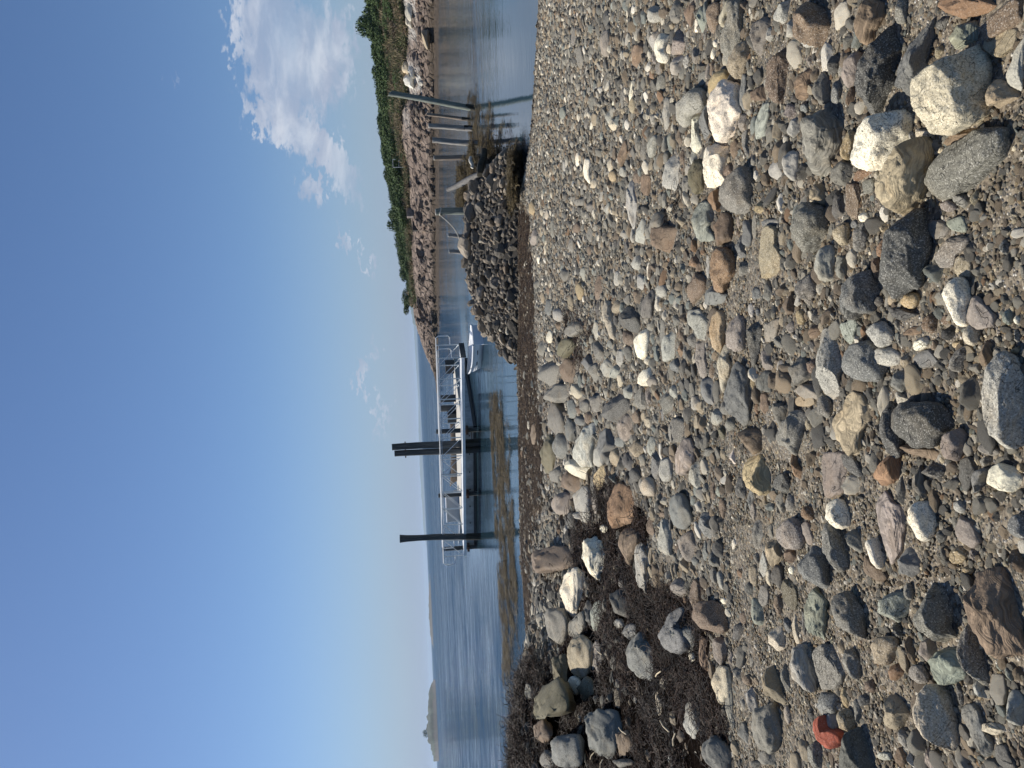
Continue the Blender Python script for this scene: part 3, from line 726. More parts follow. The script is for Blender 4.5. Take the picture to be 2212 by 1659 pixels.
s1r 1950,950 2020,1010 2040,1200 1990,1290 1900,1330 1840,1200 1860,1060
b0a 1940 1290 2100 1470
n0a 2040 870 2140 1080
u0a 2030 1080 2140 1290
w1a 1590,1430 1700,1400 1750,1490 1660,1600 1630,1640 1540,1560 |bright white broken stone
s1r 1170 1370 1340 1550
p0r 1270 1480 1370 1660
s0a 1260 1150 1380 1400
g0a 1350 1130 1500 1340
m1r 1640 1510 1820 1660
g1a 900 1340 1070 1610
b0a 830 1240 1000 1480
s0a 1070 1290 1230 1540
g1r 1650 820 1750 960
g0a 1970 740 2100 900
g0f 1820 780 1900 1180
g0a 1360 480 1480 640
n2a 990 230 1110 540
g0a 550 160 690 320
s0a 1230 180 1330 390
n0a 500 840 580 940
g0r 220 300 300 420
t0r 300 440 380 600
n0r 380 380 440 500
w0r 260 0 330 100
d0a 1000 560 1060 800
g0r 2100 330 2180 600
@C3
g1a 430,0 690,20 680,120 560,210 440,235 350,160
p2a 710,0 840,30 850,170 790,190 690,110
g0r 430,240 640,240 640,400 620,580 480,640 420,580 400,380 |large mossy grey boulder by the wet sand
b0r 640 190 790 440
b0r 640,440 760,470 780,620 730,700 690,720 620,600
b1a 570,620 680,680 650,950 560,950 460,830 500,720
v0r 380,640 500,700 480,850 520,1000 400,1130 300,1000 300,870 340,760
g1r 920 110 1090 380
d1a 1210,130 1400,170 1450,300 1380,400 1300,440 1280,500 1180,490 1080,400 1120,290 |large half-shaded dark rock
m2r 1370,370 1500,380 1490,600 1430,720 1330,690 1270,580 1300,440
s2r 960,490 1040,560 1000,640 970,780 970,950 940,1040 830,1020 750,950 720,860 850,600 |long grey rock with a white rim
w1a 700,950 820,1010 980,1050 970,1130 870,1200 780,1190 640,1070 620,1000 |chalk-white flat rock
b0a 1140,570 1280,590 1260,780 1180,820 1180,1020 1130,930 1060,800 1030,680
t2a 1180 810 1330 1050
t1r 1430 720 1630 930 |round orange-tan cobble
s0r 970 760 1130 1040
s0r 1650 660 1790 920
s1r 1810 920 2020 1240
g1a 2010,430 2150,440 2150,600 2090,740 2000,690 1930,590
n0a 180 460 330 790
n0a 620,1070 750,1150 840,1270 740,1380 640,1380 570,1320
g1r 400 1040 600 1260
s1r 850,1300 960,1330 970,1550 920,1750 780,1720 720,1550 730,1400 |silvery oval boulder
u2a 1330,1250 1400,1290 1520,1400 1580,1560 1540,1720 1420,1810 1200,1810 1160,1700 1230,1450 1270,1320 |split rust-brown rock like rotten wood
y2a 1060,1030 1170,1050 1160,1200 1100,1340 980,1240
g0r 930 1130 1070 1430
m0r 950 1400 1060 1650
p1r 1570 1180 1780 1420
d0r 1430 1050 1600 1230
d0a 1330 850 1500 1110
m0a 450,1370 560,1370 700,1420 650,1650 470,1640 450,1500
n1r 1460 330 1600 510
g1r 1510,30 1600,60 1660,280 1600,320 1520,290 1500,150
s0a 1350 0 1500 200
b1a 1700 820 1860 1190
p0a 1620 420 1730 560
g1r 1830 110 2020 390
m1r 1630 30 1730 250
s0a 1940 10 2060 190
n0r 870 350 980 510
g0a 800 200 940 360
n0r 750 280 830 380
b0f 1240 660 1400 800
g0r 1540 890 1670 1050
b0a 1820 300 1890 470
w0a 2000 370 2060 440
b0r 740 400 870 530
@C4
n1a 300,245 380,250 440,330 430,400 340,420 230,440 120,390 130,310 240,265 |tall brown seaweed-stained boulder
w1r 420,410 480,410 495,500 480,600 485,690 440,760 400,770 330,670 320,600 340,490 |white granite boulder on the wrack
w2a 560,180 640,260 660,340 650,410 660,500 620,525 550,480 530,420 540,370 480,290 490,240 |jagged white quartz boulder
d1r 370,30 420,0 470,50 465,130 430,160 380,150 365,90
n2r 790,120 900,130 920,190 880,260 830,330 810,400 760,310 745,240 760,160 |twisted grey-brown rock
s1a 905,220 945,270 990,400 960,500 940,600 900,540 875,440 860,340
d0a 760,560 830,600 850,700 820,780 720,720 680,650 |black pointed rock
e0a 600,645 650,690 650,770 640,860 560,820 540,750
g1r 230,700 330,700 390,780 370,930 330,960 270,950 200,860 200,770 |grey shore boulder half in shade
g2a 480,720 495,850 430,940 380,960 360,880
d0a 490 630 570 840
s1a 1100,50 1150,150 1160,280 1130,330 1020,280 1040,180
n0a 985 385 1065 585
m1a 1120 470 1250 630
d0r 740 450 800 570
b0a 770 800 890 930
s0r 710 770 800 850
n0a 1150 230 1190 310
b1r 1190,700 1240,730 1200,850 1290,870 1290,1000 1180,1030 1060,1000 1035,930 1080,810 |seaweed-draped grey boulder
w0a 610 85 690 150
t0a 630 530 680 600
n0a 945 40 1020 190
s0r 415 -10 540 55
n0a 1040 0 1100 40
@C5
b1a 820,60 860,-30 950,-30 1000,80 1040,170 1030,260 1010,340 900,310 850,240 800,140 |rugged blue-grey boulder in the seaweed
t1r 430,-10 560,20 560,150 530,280 470,310 390,260 375,170 400,60 |mottled tan boulder
w0r 405,285 470,310 460,420 400,410 378,370
v1a 470,310 530,290 560,400 490,470 440,430
g0f 575,35 605,40 630,250 600,350 570,370 540,320 540,180 |tongue-shaped grey slab
b0a 640,530 740,540 750,650 740,760 690,910 640,900 560,780 500,700 520,640 |pyramid-shaped dark grey boulder
b1r 370,710 470,710 490,800 480,960 290,960 255,860 260,790 |rounded grey boulder on the bottom left
v0a 290,300 340,400 385,500 370,550 290,590 200,560 130,560 140,480 220,380
v0a 330,130 375,150 385,300 390,450 340,380 260,260
p0a 1010 390 1080 590
n0a 725 680 850 910
n0a 120 600 260 790
g0a 65 340 120 500
g0a 700 880 860 952
s0a 1100 840 1140 952
g1r 170 820 290 970
"""
# ------------------------------------------------------------------ materials of the setting
def mat_ground():
    m, t, b = newmat('beach_gravel')
    g = t.add('ShaderNodeTexCoord').outputs['Object']
    d = t.add('ShaderNodeAttribute', attribute_name='dshore').outputs['Fac']
    big = t.noise(g, 1.3, 4, .6); fin = t.noise(g, 60, 5, .7); mid = t.noise(g, 9, 5, .65)
    sand = t.mix(t.step(fin, .38, .62), (.065,.052,.036), (.34,.285,.205))
    sand = t.mix(t.math('MULTIPLY', t.step(mid, .45, .65), .5), sand, (.13,.10,.07))
    v1 = t.vor(g, 95, out='Distance'); c1 = t.add('ShaderNodeTexVoronoi'); t.put(c1.inputs['Vector'], g); c1.inputs['Scale'].default_value = 78
    pc = t.ramp(t.add('ShaderNodeSeparateColor').outputs[0], [(0, .1)])
    sc = t.add('ShaderNodeSeparateColor'); t.put(sc.inputs[0], c1.outputs['Color'])
    pc = t.ramp(sc.outputs[0], [(0,(.08,.08,.08)),(.25,(.16,.15,.14)),(.5,(.23,.2,.16)),(.7,(.30,.26,.20)),(.85,(.42,.38,.31)),(1,(.6,.57,.5))])
    gm = t.math('MULTIPLY', t.step(sc.outputs[1], .35, .4), t.math('SUBTRACT', 1.0, t.step(v1, .004, .0065)))
    gm = t.math('LESS_THAN', c1.outputs['Distance'], .42)
    gm = t.math('MULTIPLY', gm, t.math('GREATER_THAN', sc.outputs[1], .25))
    col = t.mix(gm, sand, pc)
    c2 = t.add('ShaderNodeTexVoronoi'); t.put(c2.inputs['Vector'], t.map(g, (1,1,1), loc=(3,5,0))); c2.inputs['Scale'].default_value = 31
    s2 = t.add('ShaderNodeSeparateColor'); t.put(s2.inputs[0], c2.outputs['Color'])
    pc2 = t.ramp(s2.outputs[0], [(0,(.07,.068,.062)),(.25,(.15,.143,.13)),(.5,(.22,.20,.165)),(.7,(.28,.26,.22)),(.85,(.38,.35,.29)),(1,(.52,.49,.42))], 'CONSTANT')
    sy = t.add('ShaderNodeSeparateXYZ'); t.put(sy.inputs[0], g); edge = t.math('LESS_THAN', c2.outputs['Distance'], .44)
    farm = t.step(t.math('ADD', sy.outputs[1], t.math('MULTIPLY', s2.outputs[2], 2.0)), 3.6, 6.5)
    g2 = t.math('MULTIPLY', t.math('MULTIPLY', edge, t.math('GREATER_THAN', s2.outputs[1], .18)), farm)
    col = t.mix(t.math('MULTIPLY', farm, .35), col, (.10,.085,.062)); col = t.mix(g2, col, pc2)
    wet = t.math('SUBTRACT', 1.0, t.step(t.math('ADD', d, t.math('MULTIPLY', t.math('SUBTRACT', mid, .5), 1.2)), .2, 1.5))
    col = t.mix(t.math('MULTIPLY', wet, .8), col, t.mix(t.step(mid, .4, .6), (.035,.025,.017), (.10,.072,.047)))
    t.put(b.inputs['Base Color'], col)
    t.put(b.inputs['Roughness'], t.math('SUBTRACT', .92, t.math('MULTIPLY', wet, .38)))
    hgt = t.math('ADD', t.math('MULTIPLY', fin, .5), t.math('MULTIPLY', t.math('MULTIPLY', gm, t.math('SUBTRACT', .5, c1.outputs['Distance'])), 1.2))
    hgt = t.math('ADD', hgt, t.math('MULTIPLY', t.math('MULTIPLY', g2, t.math('SUBTRACT', .5, c2.outputs['Distance'])), 3.0))
    bump(t, b, hgt, 1.0, .014)
    return m
def mat_water():
    m, t, b = newmat('sea_water')
    g = t.add('ShaderNodeTexCoord').outputs['Object']
    b.inputs['Base Color'].default_value = (.018,.040,.055,1); b.inputs['IOR'].default_value = 1.33
    b.inputs['Roughness'].default_value = .05
    sep = t.add('ShaderNodeSeparateXYZ'); t.put(sep.inputs[0], g)
    w = t.step(sep.outputs[1], 15, 30); far = t.step(sep.outputs[1], 60, 400)
    lee = t.math('ADD', .5, t.math('MULTIPLY', w, .8))
    ratio = t.math('DIVIDE', sep.outputs[0], t.math('MAXIMUM', sep.outputs[1], 1.0)); openL = t.math('SUBTRACT', 1.0, t.step(ratio, -.34, -.19))
    behind = t.math('MULTIPLY', t.step(sep.outputs[1], 43, 58), t.math('SUBTRACT', 1.0, t.step(ratio, .02, .12))); open_ = t.math('MAXIMUM', openL, behind)     # sheltered cove on the right is calmer
    gust = t.noise(t.map(g, (.035, .10, 1)), 1.0, 3, .6)
    n1 = t.noise(t.map(g, (.45, 1.15, 1), rot=(0,0,R(10))), 1.0, 5, .62, .3)
    n2 = t.noise(t.map(g, (2.2, 4.6, 1), rot=(0,0,R(-9))), 1.0, 4, .6, .2)
    n3 = t.noise(t.map(g, (9, 15, 1)), 1.0, 3, .6)
    h = t.math('ADD', t.math('ADD', t.math('MULTIPLY', n1, .5), t.math('MULTIPLY', n2, .16)), t.math('MULTIPLY', n3, .03))
    amp = t.math('MULTIPLY', t.math('ADD', .14, t.math('MULTIPLY', w, 1.0)), t.math('ADD', t.math('MULTIPLY', t.step(gust, .48, .62), .05), t.math('ADD', .045, t.math('MULTIPLY', open_, .93))))
    h = t.math('MULTIPLY', h, t.math('MULTIPLY', amp, t.math('ADD', .45, t.math('MULTIPLY', gust, 1.2))))
    n = t.add('ShaderNodeBump'); n.inputs['Strength'].default_value = 1; n.inputs['Distance'].default_value = .95
    t.put(n.inputs['Height'], h); t.l.new(n.outputs[0], b.inputs['Normal'])
    t.put(b.inputs['Roughness'], t.math('ADD', .03, t.math('MULTIPLY', far, .12)))
    # wave faces too small to resolve look into the water instead of mirroring the low sky
    s1 = t.noise(t.map(g, (.35, .9, 1), rot=(0,0,R(8))), 1.0, 5, .65, .4); s2 = t.noise(t.map(g, (.03, .16, 1)), 1.0, 6, .7); s3 = t.noise(t.map(g, (.004, .02, 1)), 1.0, 5, .7)
    pat = t.math('ADD', t.math('ADD', t.math('MULTIPLY', s1, .5), t.math('MULTIPLY', s2, .3)), t.math('MULTIPLY', s3, .2))
    face = t.math('MULTIPLY', t.step(pat, .36, .60), t.math('ADD', .04, t.math('MULTIPLY', t.math('MAXIMUM', t.math('MULTIPLY', open_, w), far), .80)))
    face = t.math('ADD', face, t.math('MULTIPLY', far, .12), clamp=True)
    body = t.add('ShaderNodeBsdfDiffuse'); body.inputs[0].default_value = (.024,.058,.112,1)
    mx = t.add('ShaderNodeMixShader'); t.put(mx.inputs[0], face); t.l.new(b.outputs[0], mx.inputs[1]); t.l.new(body.outputs[0], mx.inputs[2])
    t.l.new(mx.outputs[0], t.n['Material Output'].inputs[0])
    return m
def build_ground():
    # one sheet: fine near the camera, coarse far away
    ys = np.concatenate([np.linspace(-14, .6, 30), np.linspace(.7, 6, 260)[0:], np.linspace(6.05, 27, 330), np.linspace(28, 60, 14)])
    us = np.concatenate([np.linspace(-40, -6.2, 16), np.sign(np.linspace(-1,1,430))*np.abs(np.linspace(-1,1,430))**1.15*6, np.linspace(6.2, 16, 60), np.linspace(17, 40, 12)])
    us = np.unique(us)
    sc = np.ones_like(ys)
    # scale columns with distance so that detail follows the view
    Y, U = np.meshgrid(ys, us, indexing='ij')
    k = np.clip(np.abs(Y)/11.5, .28, 1.6); X = np.where(np.abs(U) < 6.1, U*k, U+np.sign(U)*6*(k-1))
    Z = ground(X, Y)
    V = np.stack([X, Y, Z], -1).reshape(-1, 3)
    o = meshobj('beach', V, grid_faces(len(ys), len(us))[:, ::-1], mat_ground())
    a = o.data.attributes.new('dshore', 'FLOAT', 'POINT')
    a.data.foreach_set('value', (shore_y(X)-Y).ravel().astype(np.float32))
    tag(o, kind='structure')
def build_water():
    xs = [-9000, -60, 60, 9000]; ys = [10, 90, 600, 9000]
    V = [(x, y, 0) for x in xs for y in ys]
    Fs = [(i*4+j, (i+1)*4+j, (i+1)*4+j+1, i*4+j+1) for i in range(3) for j in range(3)]
    tag(meshobj('sea', V, Fs, mat_water(), smooth=False), kind='structure')
build_ground(); build_water()
# ------------------------------------------------------------------ rock material shared by all the stones
TEXN = 3
def mat_stone(name, speck=0.0, band=0.0, wet=0.0, inst=False, attr=False, fine=1.0, mossy=False):
    m, t, b = newmat(name)
    tc = t.add('ShaderNodeTexCoord'); g = tc.outputs['Object']
    oi = t.add('ShaderNodeObjectInfo')
    if inst:
        a = t.add('ShaderNodeAttribute', attribute_type='INSTANCER', attribute_name='col'); base = a.outputs['Color']
    elif attr: base = t.add('ShaderNodeAttribute', attribute_name='Col').outputs['Color']
    else: base = oi.outputs['Color']
    base = t.mix(1.0, base, (1.05,1.01,.90), 'MULTIPLY')
    off = t.vmath('SCALE', (1.0, .7, .4), t.math('MULTIPLY', oi.outputs['Random'], 50))
    p = t.vmath('ADD', g, off)
    n1 = t.noise(p, 14*fine, 6, .65, .3); n2 = t.noise(p, 90*fine, 4, .7); n3 = t.noise(p, 300*fine, 2, .6)
    f = t.math('ADD', .34, t.math('ADD', t.math('MULTIPLY', n1, .70), t.math('MULTIPLY', n2, .64)))
    vm = t.add('ShaderNodeVectorMath', operation='SCALE'); t.put(vm.inputs[0], base); t.put(vm.inputs[3], f)
    col = vm.outputs[0]
    warm = t.mix(1.0, col, (1.10,.98,.84), 'MULTIPLY')
    col = t.mix(t.math('MULTIPLY', t.step(t.noise(p, 5*fine, 4, .6), .5, .68), .6), col, warm)
    h = t.math('ADD', t.math('MULTIPLY', n1, 1.0), t.math('MULTIPLY', n2, .35))
    if speck:
        s1 = t.step(t.noise(p, 150*fine, 3, .75), .50, .60); s2 = t.step(t.noise(t.map(p, loc=(9,2,4)), 190*fine, 2, .7), .56, .63)
        dm = t.math('MULTIPLY', t.math('MULTIPLY', s1, speck), t.math('ADD', .35, t.math('MULTIPLY', n1, .9)))
        dk = t.add('ShaderNodeVectorMath', operation='SCALE'); t.put(dk.inputs[0], col); dk.inputs[3].default_value = .38
        lt = t.vmath('ADD', col, (.28,.27,.24))
        col = t.mix(dm, col, dk.outputs[0]); col = t.mix(t.math('MULTIPLY', s2, speck*.8), col, lt)
    if band:
        wp = t.vmath('ADD', p, t.vmath('SCALE', (1.0,.6,1.0), t.math('MULTIPLY', t.noise(p, 7*fine, 2, .5), .16/fine)))
        wf = t.step(t.noise(t.map(wp, (6*fine,6*fine,120*fine), rot=(.9,.35,.6)), 1.0, 4, .65), .36, .64)
        dk = t.add('ShaderNodeVectorMath', operation='SCALE'); t.put(dk.inputs[0], col); dk.inputs[3].default_value = .6
        lt = t.add('ShaderNodeVectorMath', operation='SCALE'); t.put(lt.inputs[0], col); lt.inputs[3].default_value = 1.45
        col = t.mix(t.math('MULTIPLY', wf, band), lt.outputs[0], dk.outputs[0])
        h = t.math('ADD', h, t.math('MULTIPLY', wf, .25))
    if not band:                       # fine pale veins and dark cracks, here and there
        vv = t.step(t.math('ABSOLUTE', t.math('SUBTRACT', t.noise(t.map(p, (1,1,1.7)), 6*fine, 3, .55, 1.2), .5)), .0, .006)
        crack = t.math('MULTIPLY', t.math('SUBTRACT', 1.0, vv), t.step(oi.outputs['Random'] if not attr else n1, .35, .6))
        dk = t.add('ShaderNodeVectorMath', operation='SCALE'); t.put(dk.inputs[0], col); dk.inputs[3].default_value = .5
        col = t.mix(t.math('MULTIPLY', crack, .7), col, dk.outputs[0])
        h = t.math('SUBTRACT', h, t.math('MULTIPLY', crack, .7))
    if mossy:
        geo = t.add('ShaderNodeNewGeometry'); sx = t.add('ShaderNodeSeparateXYZ'); t.put(sx.inputs[0], geo.outputs['Position'])
        low = t.math('SUBTRACT', 1.0, t.step(t.math('ADD', sx.outputs[2], t.math('MULTIPLY', n1, .25)), .2, .6))
        col = t.mix(t.math('MULTIPLY', low, .45), col, (.055,.043,.024))
    t.put(b.inputs['Base Color'], col); b.inputs['Roughness'].default_value = .82-.35*wet
    b.inputs['Specular IOR Level'].default_value = .35+.2*wet
    bump(t, b, h, 1.0, .009/fine)
    return m
M_PLAIN = mat_stone('stone_plain', speck=.35); M_SPECK = mat_stone('stone_speckled', speck=.95); M_BAND = mat_stone('stone_banded', band=.8)
M_MERGE = mat_stone('stone_mixed', speck=.8, attr=True); M_PEB = mat_stone('pebble', speck=.5, inst=True, fine=1.5)
COL = dict(w=(.78,.73,.62), p=(.50,.45,.36), s=(.36,.355,.33), g=(.195,.188,.17), b=(.172,.177,.176), d=(.10,.098,.093), k=(.045,.045,.045),
           n=(.175,.13,.095), u=(.225,.145,.09), t=(.31,.262,.19), y=(.38,.30,.185), e=(.25,.27,.24), m=(.255,.225,.205), r=(.33,.085,.05), v=(.135,.122,.08))
# ------------------------------------------------------------------ stone builder
def stone_mesh(R_of, h, nl, shape, seed, sink=.45, amp=1.0, yz=1.0):
    """R_of(phi) -> radius of the footprint; h half height. z=0 is the middle plane."""
    rg = np.random.default_rng(seed); nv = max(6, nl//2)
    phi = np.arange(nl)*2*np.pi/nl; eta = np.linspace(-np.pi/2, np.pi/2, nv+1)[1:-1]
    Rr = R_of(phi); e1 = {'r':.80,'a':.66,'f':.58}[shape]; e2 = {'r':.95,'a':.8,'f':.6}[shape]
    ce = np.abs(np.cos(eta))**e1; se = np.sign(np.sin(eta))*np.abs(np.sin(eta))**e2
    X = ce[:,None]*(Rr*np.cos(phi))[None,:]; Y = ce[:,None]*(Rr*np.sin(phi))[None,:]; Z = np.repeat(se[:,None]*h, nl, 1)
    V = np.stack([X, Y, Z], -1).reshape(-1, 3)
    V = np.vstack([V, [[0,0,-h],[0,0,h]]])
    ext = np.array([np.abs(V[:,0]).max(), np.abs(V[:,1]).max(), h])+1e-6; N = V/ext
    size = ext[:2].min()
    nc = {'r':9,'a':15,'f':9}[shape]
    for i in range(nc):
        n = rg.normal(size=3); n[2] = abs(n[2])*{'r':1.0,'a':.8,'f':1.8}[shape]+.12; n /= np.linalg.norm(n)
        tt = rg.uniform(*{'r':(.74,.94),'a':(.58,.84),'f':(.66,.9)}[shape])
        sup = (N@n).max(); dd = np.maximum(N@n-tt*sup, 0); N = N-(dd*{'r':.93,'a':1.0,'f':.97}[shape])[:,None]*n
    V = N*ext
    nn = N/np.maximum(np.linalg.norm(N, axis=1, keepdims=True), 1e-6)
    o = rg.uniform(0, 90, 3)
    a = {'r':.10,'a':.10,'f':.07}[shape]*amp
    disp = fbm(N*1.6+o, 2)*a*.8 + fbm(N*4.5+o, 3)*a*.45 + (np.abs(fbm(N*9+o, 2))*-a*.35 if nl > 30 else 0)
    if shape != 'r':                   # splitting planes: small steps
        q = N@np.array([.3,.2,1.0])*5+fbm(N*2+o, 2)*.7; disp = disp+(np.abs(q-np.round(q))-.25)*.05*amp
    V = V+nn*(disp*size)[:,None]
    i = np.arange(nv-2)[:,None]*nl; j = np.arange(nl)[None,:]; k = (j+1) % nl
    Fq = np.stack([(i+j).ravel(), (i+k).ravel(), (i+nl+k).ravel(), (i+nl+j).ravel()], 1)
    b = len(V)-2; j = np.arange(nl); k = (j+1) % nl; last = (nv-2)*nl
    T1 = np.stack([np.full(nl, b), k, j], 1); T2 = np.stack([np.full(nl, b+1), last+j, last+k], 1)
    return V, Fq, np.vstack([T1, T2])
def poly_radius(P, smooth):
    """P: polygon around origin, returns R(phi)"""
    A = np.vstack([P, P[:1]]); pts = []
    for i in range(len(P)):
        for s in np.linspace(0, 1, 12, endpoint=False): pts.append(A[i]*(1-s)+A[i+1]*s)
    pts = np.array(pts); n = len(pts); k = smooth
    if k:
        w = sum(np.roll(pts, s, 0) for s in range(-k, k+1))/(2*k+1); pts = w*(1+.012*k)
    ph = np.arctan2(pts[:,1], pts[:,0]); r = np.hypot(pts[:,0], pts[:,1]); o = np.argsort(ph); ph, r = ph[o], r[o]
    def f(q):
        q = (np.asarray(q)+np.pi) % (2*np.pi)-np.pi
        return np.interp(q, ph, r, period=2*np.pi)
    return f
TILES = dict(A=3396, B=2730, C=2064); ROWS = [0,512,1024,1536,2048,2547]
def parse(txt):
    out = []; x0 = y0 = 0; sc = 1
    for ln in txt.strip().splitlines():
        if ln[0] == '@':
            x0 = TILES[ln[1]]; y0 = ROWS[int(ln[2])]; sc = 1.8129 if ln[1:3] in ('C4','C5') else 3.16; continue
        lm = None
        if '|' in ln: ln, lm = ln.split('|')
        tk = ln.split(); code = tk[0]
        if ',' in tk[1]: P = np.array([list(map(float, q.split(','))) for q in tk[1:]])
        else:
            a, b, c, d = map(float, tk[1:5]); rg = np.random.default_rng(int(a*7+b))
            th = np.arange(9)*2*np.pi/9+rg.uniform(0, .6); rr = rg.uniform(.86, 1.06, 9)
            P = np.stack([(a+c)/2+(c-a)/2*np.cos(th)*rr, (b+d)/2+(d-b)/2*np.sin(th)*rr], 1)
        P = (P/sc+np.array([x0, y0]))/4.0
        x, y = P[:,0], P[:,1]; area = abs(np.dot(x, np.roll(y, 1))-np.dot(y, np.roll(x, 1)))/2
        if code[2] == 'r' and not lm and code[0] in 'gbsndmvue' and (abs(hash((round(P[0,0]*8), round(P[0,1]*8)))) % 10) < 6: code = code[:2]+'a'
        out.append(dict(col=code[0], tex=int(code[1]), shp=code[2], P=P, area=area, lm=lm, c=(P.min(0)+P.max(0))/2))
    return out
STONES = parse(STONE_TXT)
STONES.sort(key=lambda s: -s['area'])
FOOT = []                              # footprints for keeping gravel out
def make_stone(i, s):
    P = s['c']+(s['P']-s['c'])*1.06; c = s['c']; g = hit([c])[0]
    dist = np.linalg.norm(g-[0,0,CAMZ]); th = math.asin((CAMZ-g[2])/dist)
    lo, hi = P.min(0), P.max(0); wy = (hi[1]-lo[1])/2/F*dist; wx = (hi[0]-lo[0])/2/F*dist   # half sizes on the picture plane, metres
    k = {'r':.74,'a':.78,'f':.36}[s['shp']]
    h = min(k*min(wy, wx*1.15), wx*.72/math.cos(th))
    if th < R(14): h = min(max(h, wx*.6), wx*.85)
    base = P.copy(); zc = g[2]+h*.42
    gp = on_z(base, zc)
    C = gp.mean(0); C[:2] = (gp[:,:2].min(0)+gp[:,:2].max(0))/2
    view = C[:2]/np.linalg.norm(C[:2]); perp = np.array([-view[1], view[0]])
    L = gp[:,:2]-C[:2]; dv = L@view; dp = L@perp
    D0 = (dv.max()-dv.min())/2; st = math.sin(th); ct = math.cos(th)
    D = math.sqrt(max(D0**2-(h*ct/st*.85)**2, (.42*D0)**2)); D = min(D, 2.6*wy) if th < R(20) else D
    dv = dv*D/D0; Q = np.stack([dv*view[0]+dp*perp[0], dv*view[1]+dp*perp[1]], 1)
    px = max(hi-lo); nl = int(np.clip(px*1.15, 14, 110)); nl += nl % 2
    V, Fq, Ft = stone_mesh(poly_radius(Q, {'r':3,'a':1,'f':1}[s['shp']]), h, nl, s['shp'], 1000+i)
    V[:,2] += h*.42
    zg = float(ground(C[0], C[1], False))
    for _ in range(5):                 # fit the modelled stone to its traced size and place
        W = V+np.array([C[0], C[1], zg]); vis = V[:,2] > -.01; pp, _d = proj(W[vis]); a0, a1 = pp.min(0), pp.max(0)
        sx = float(np.clip((hi[0]-lo[0])/(a1[0]-a0[0]), .7, 1.45)); sy = float(np.clip((hi[1]-lo[1])/(a1[1]-a0[1]), .7, 1.45))
        vv = V[:,:2]@view; vp = V[:,:2]@perp; vv = vv*sx**1.1; vp = vp*sy; V[:,:2] = vv[:,None]*view+vp[:,None]*perp; V[:,2] *= sx**.45
        Q = ((Q@view)*sx**1.1)[:,None]*view+((Q@perp)*sy)[:,None]*perp
        W = V+np.array([C[0], C[1], zg]); pp, _d = proj(W[V[:,2] > -.01]); dpx = (lo+hi)/2-(pp.min(0)+pp.max(0))/2
        q0, _d = proj(np.array([[C[0], C[1], zg]])); n2 = hit([q0[0]+dpx])[0]; C[0], C[1] = n2[0], n2[1]; zg = float(ground(C[0], C[1], False))
    FOOT.append((C[0], C[1], L, D/D0, view, perp, Q))
    s['loc'] = (C[0], C[1], zg); s['V'] = V; s['F'] = [tuple(f) for f in Fq]+[tuple(f) for f in Ft]
    rg = np.random.default_rng(50+i); cc = np.array(COL[s['col']])*rg.uniform(.86, 1.14)*(1+rg.normal(0, .012, 3)); s['rgb'] = tuple(np.clip(cc, .01, .9))
WORDC = dict(w='white', p='pale', s='light grey', g='grey', b='blue-grey', d='dark grey', k='black', n='brown', u='rusty', t='tan', y='yellow-tan', e='greenish grey', m='mauve-grey', r='brick-red', v='olive')
WORDT = {0:'', 1:'speckled ', 2:'banded '}; WORDS = dict(r='rounded', a='angular', f='flat')
def label_stones(st):
    marks = [s for s in st if s['lm']]; used = set()
    for s in marks: s['label'] = s['lm'].strip()+' on the pebble beach' if len(s['lm'].split()) < 5 else s['lm'].strip()+' on the beach'; used.add(s['label'])
    def direc(a, b):
        d = a['c']-b['c']
        return ('right of' if d[0] > 0 else 'left of') if abs(d[0]) > abs(d[1]) else ('below' if d[1] > 0 else 'above')
    ords = ['', 'second ', 'third ', 'fourth ', 'fifth ']
    for s in st:
        if s['lm']: continue
        near = sorted(marks, key=lambda q: np.linalg.norm(q['c']-s['c']))[:6]
        long = np.ptp(s['P'][:,1]) > 1.7*np.ptp(s['P'][:,0]) or np.ptp(s['P'][:,0]) > 1.7*np.ptp(s['P'][:,1])
        sz = 'large ' if s['area'] > 700 else 'small ' if s['area'] < 130 else ''
        desc = sz+('long ' if long else '')+WORDC[s['col']]+' '+WORDT[s['tex']]+WORDS[s['shp']]+' stone '
        for q in near:
            lb = desc+direc(s, q)+' the '+q['lm'].strip()
            if lb not in used and len(lb.split()) <= 16: break
        else:
            for w in ords[1:]:
                lb = w+desc+direc(s, near[0])+' the '+near[0]['lm'].strip()
                if lb not in used: break
        if len(lb.split()) > 16: lb = ' '.join(lb.replace(' the biggest', ' the').split()[:16])
        used.add(lb); s['label'] = lb
NIND = 300
def build_stones():
    for i, s in enumerate(STONES): make_stone(i, s)
    ind = STONES[:NIND]; label_stones(ind); mats = {0:M_PLAIN, 1:M_SPECK, 2:M_BAND}
    for s in ind:
        o = meshobj('boulder' if s['area'] > 900 else 'stone', s['V'], s['F'], mats[s['tex']], loc=s['loc'])
        o.color = s['rgb']+(1,); tag(o, s['label'], 'stone', 'stones lying on the pebble beach')
    V = []; Fs = []; C = []; b = 0
    for s in STONES[NIND:]:
        V.append(s['V']+np.array(s['loc'])); Fs += [tuple(k+b for k in f) for f in s['F']]; b += len(s['V']); C += [s['rgb']+(1,)]*len(s['V'])
    o = meshobj('beach_cobbles', np.vstack(V), Fs, M_MERGE)
    a = o.data.attributes.new('Col', 'FLOAT_COLOR', 'POINT'); a.data.foreach_set('color', np.array(C, np.float32).ravel())
    tag(o, 'small grey and brown cobbles strewn between the larger beach stones', 'cobbles', kind='stuff')
build_stones()
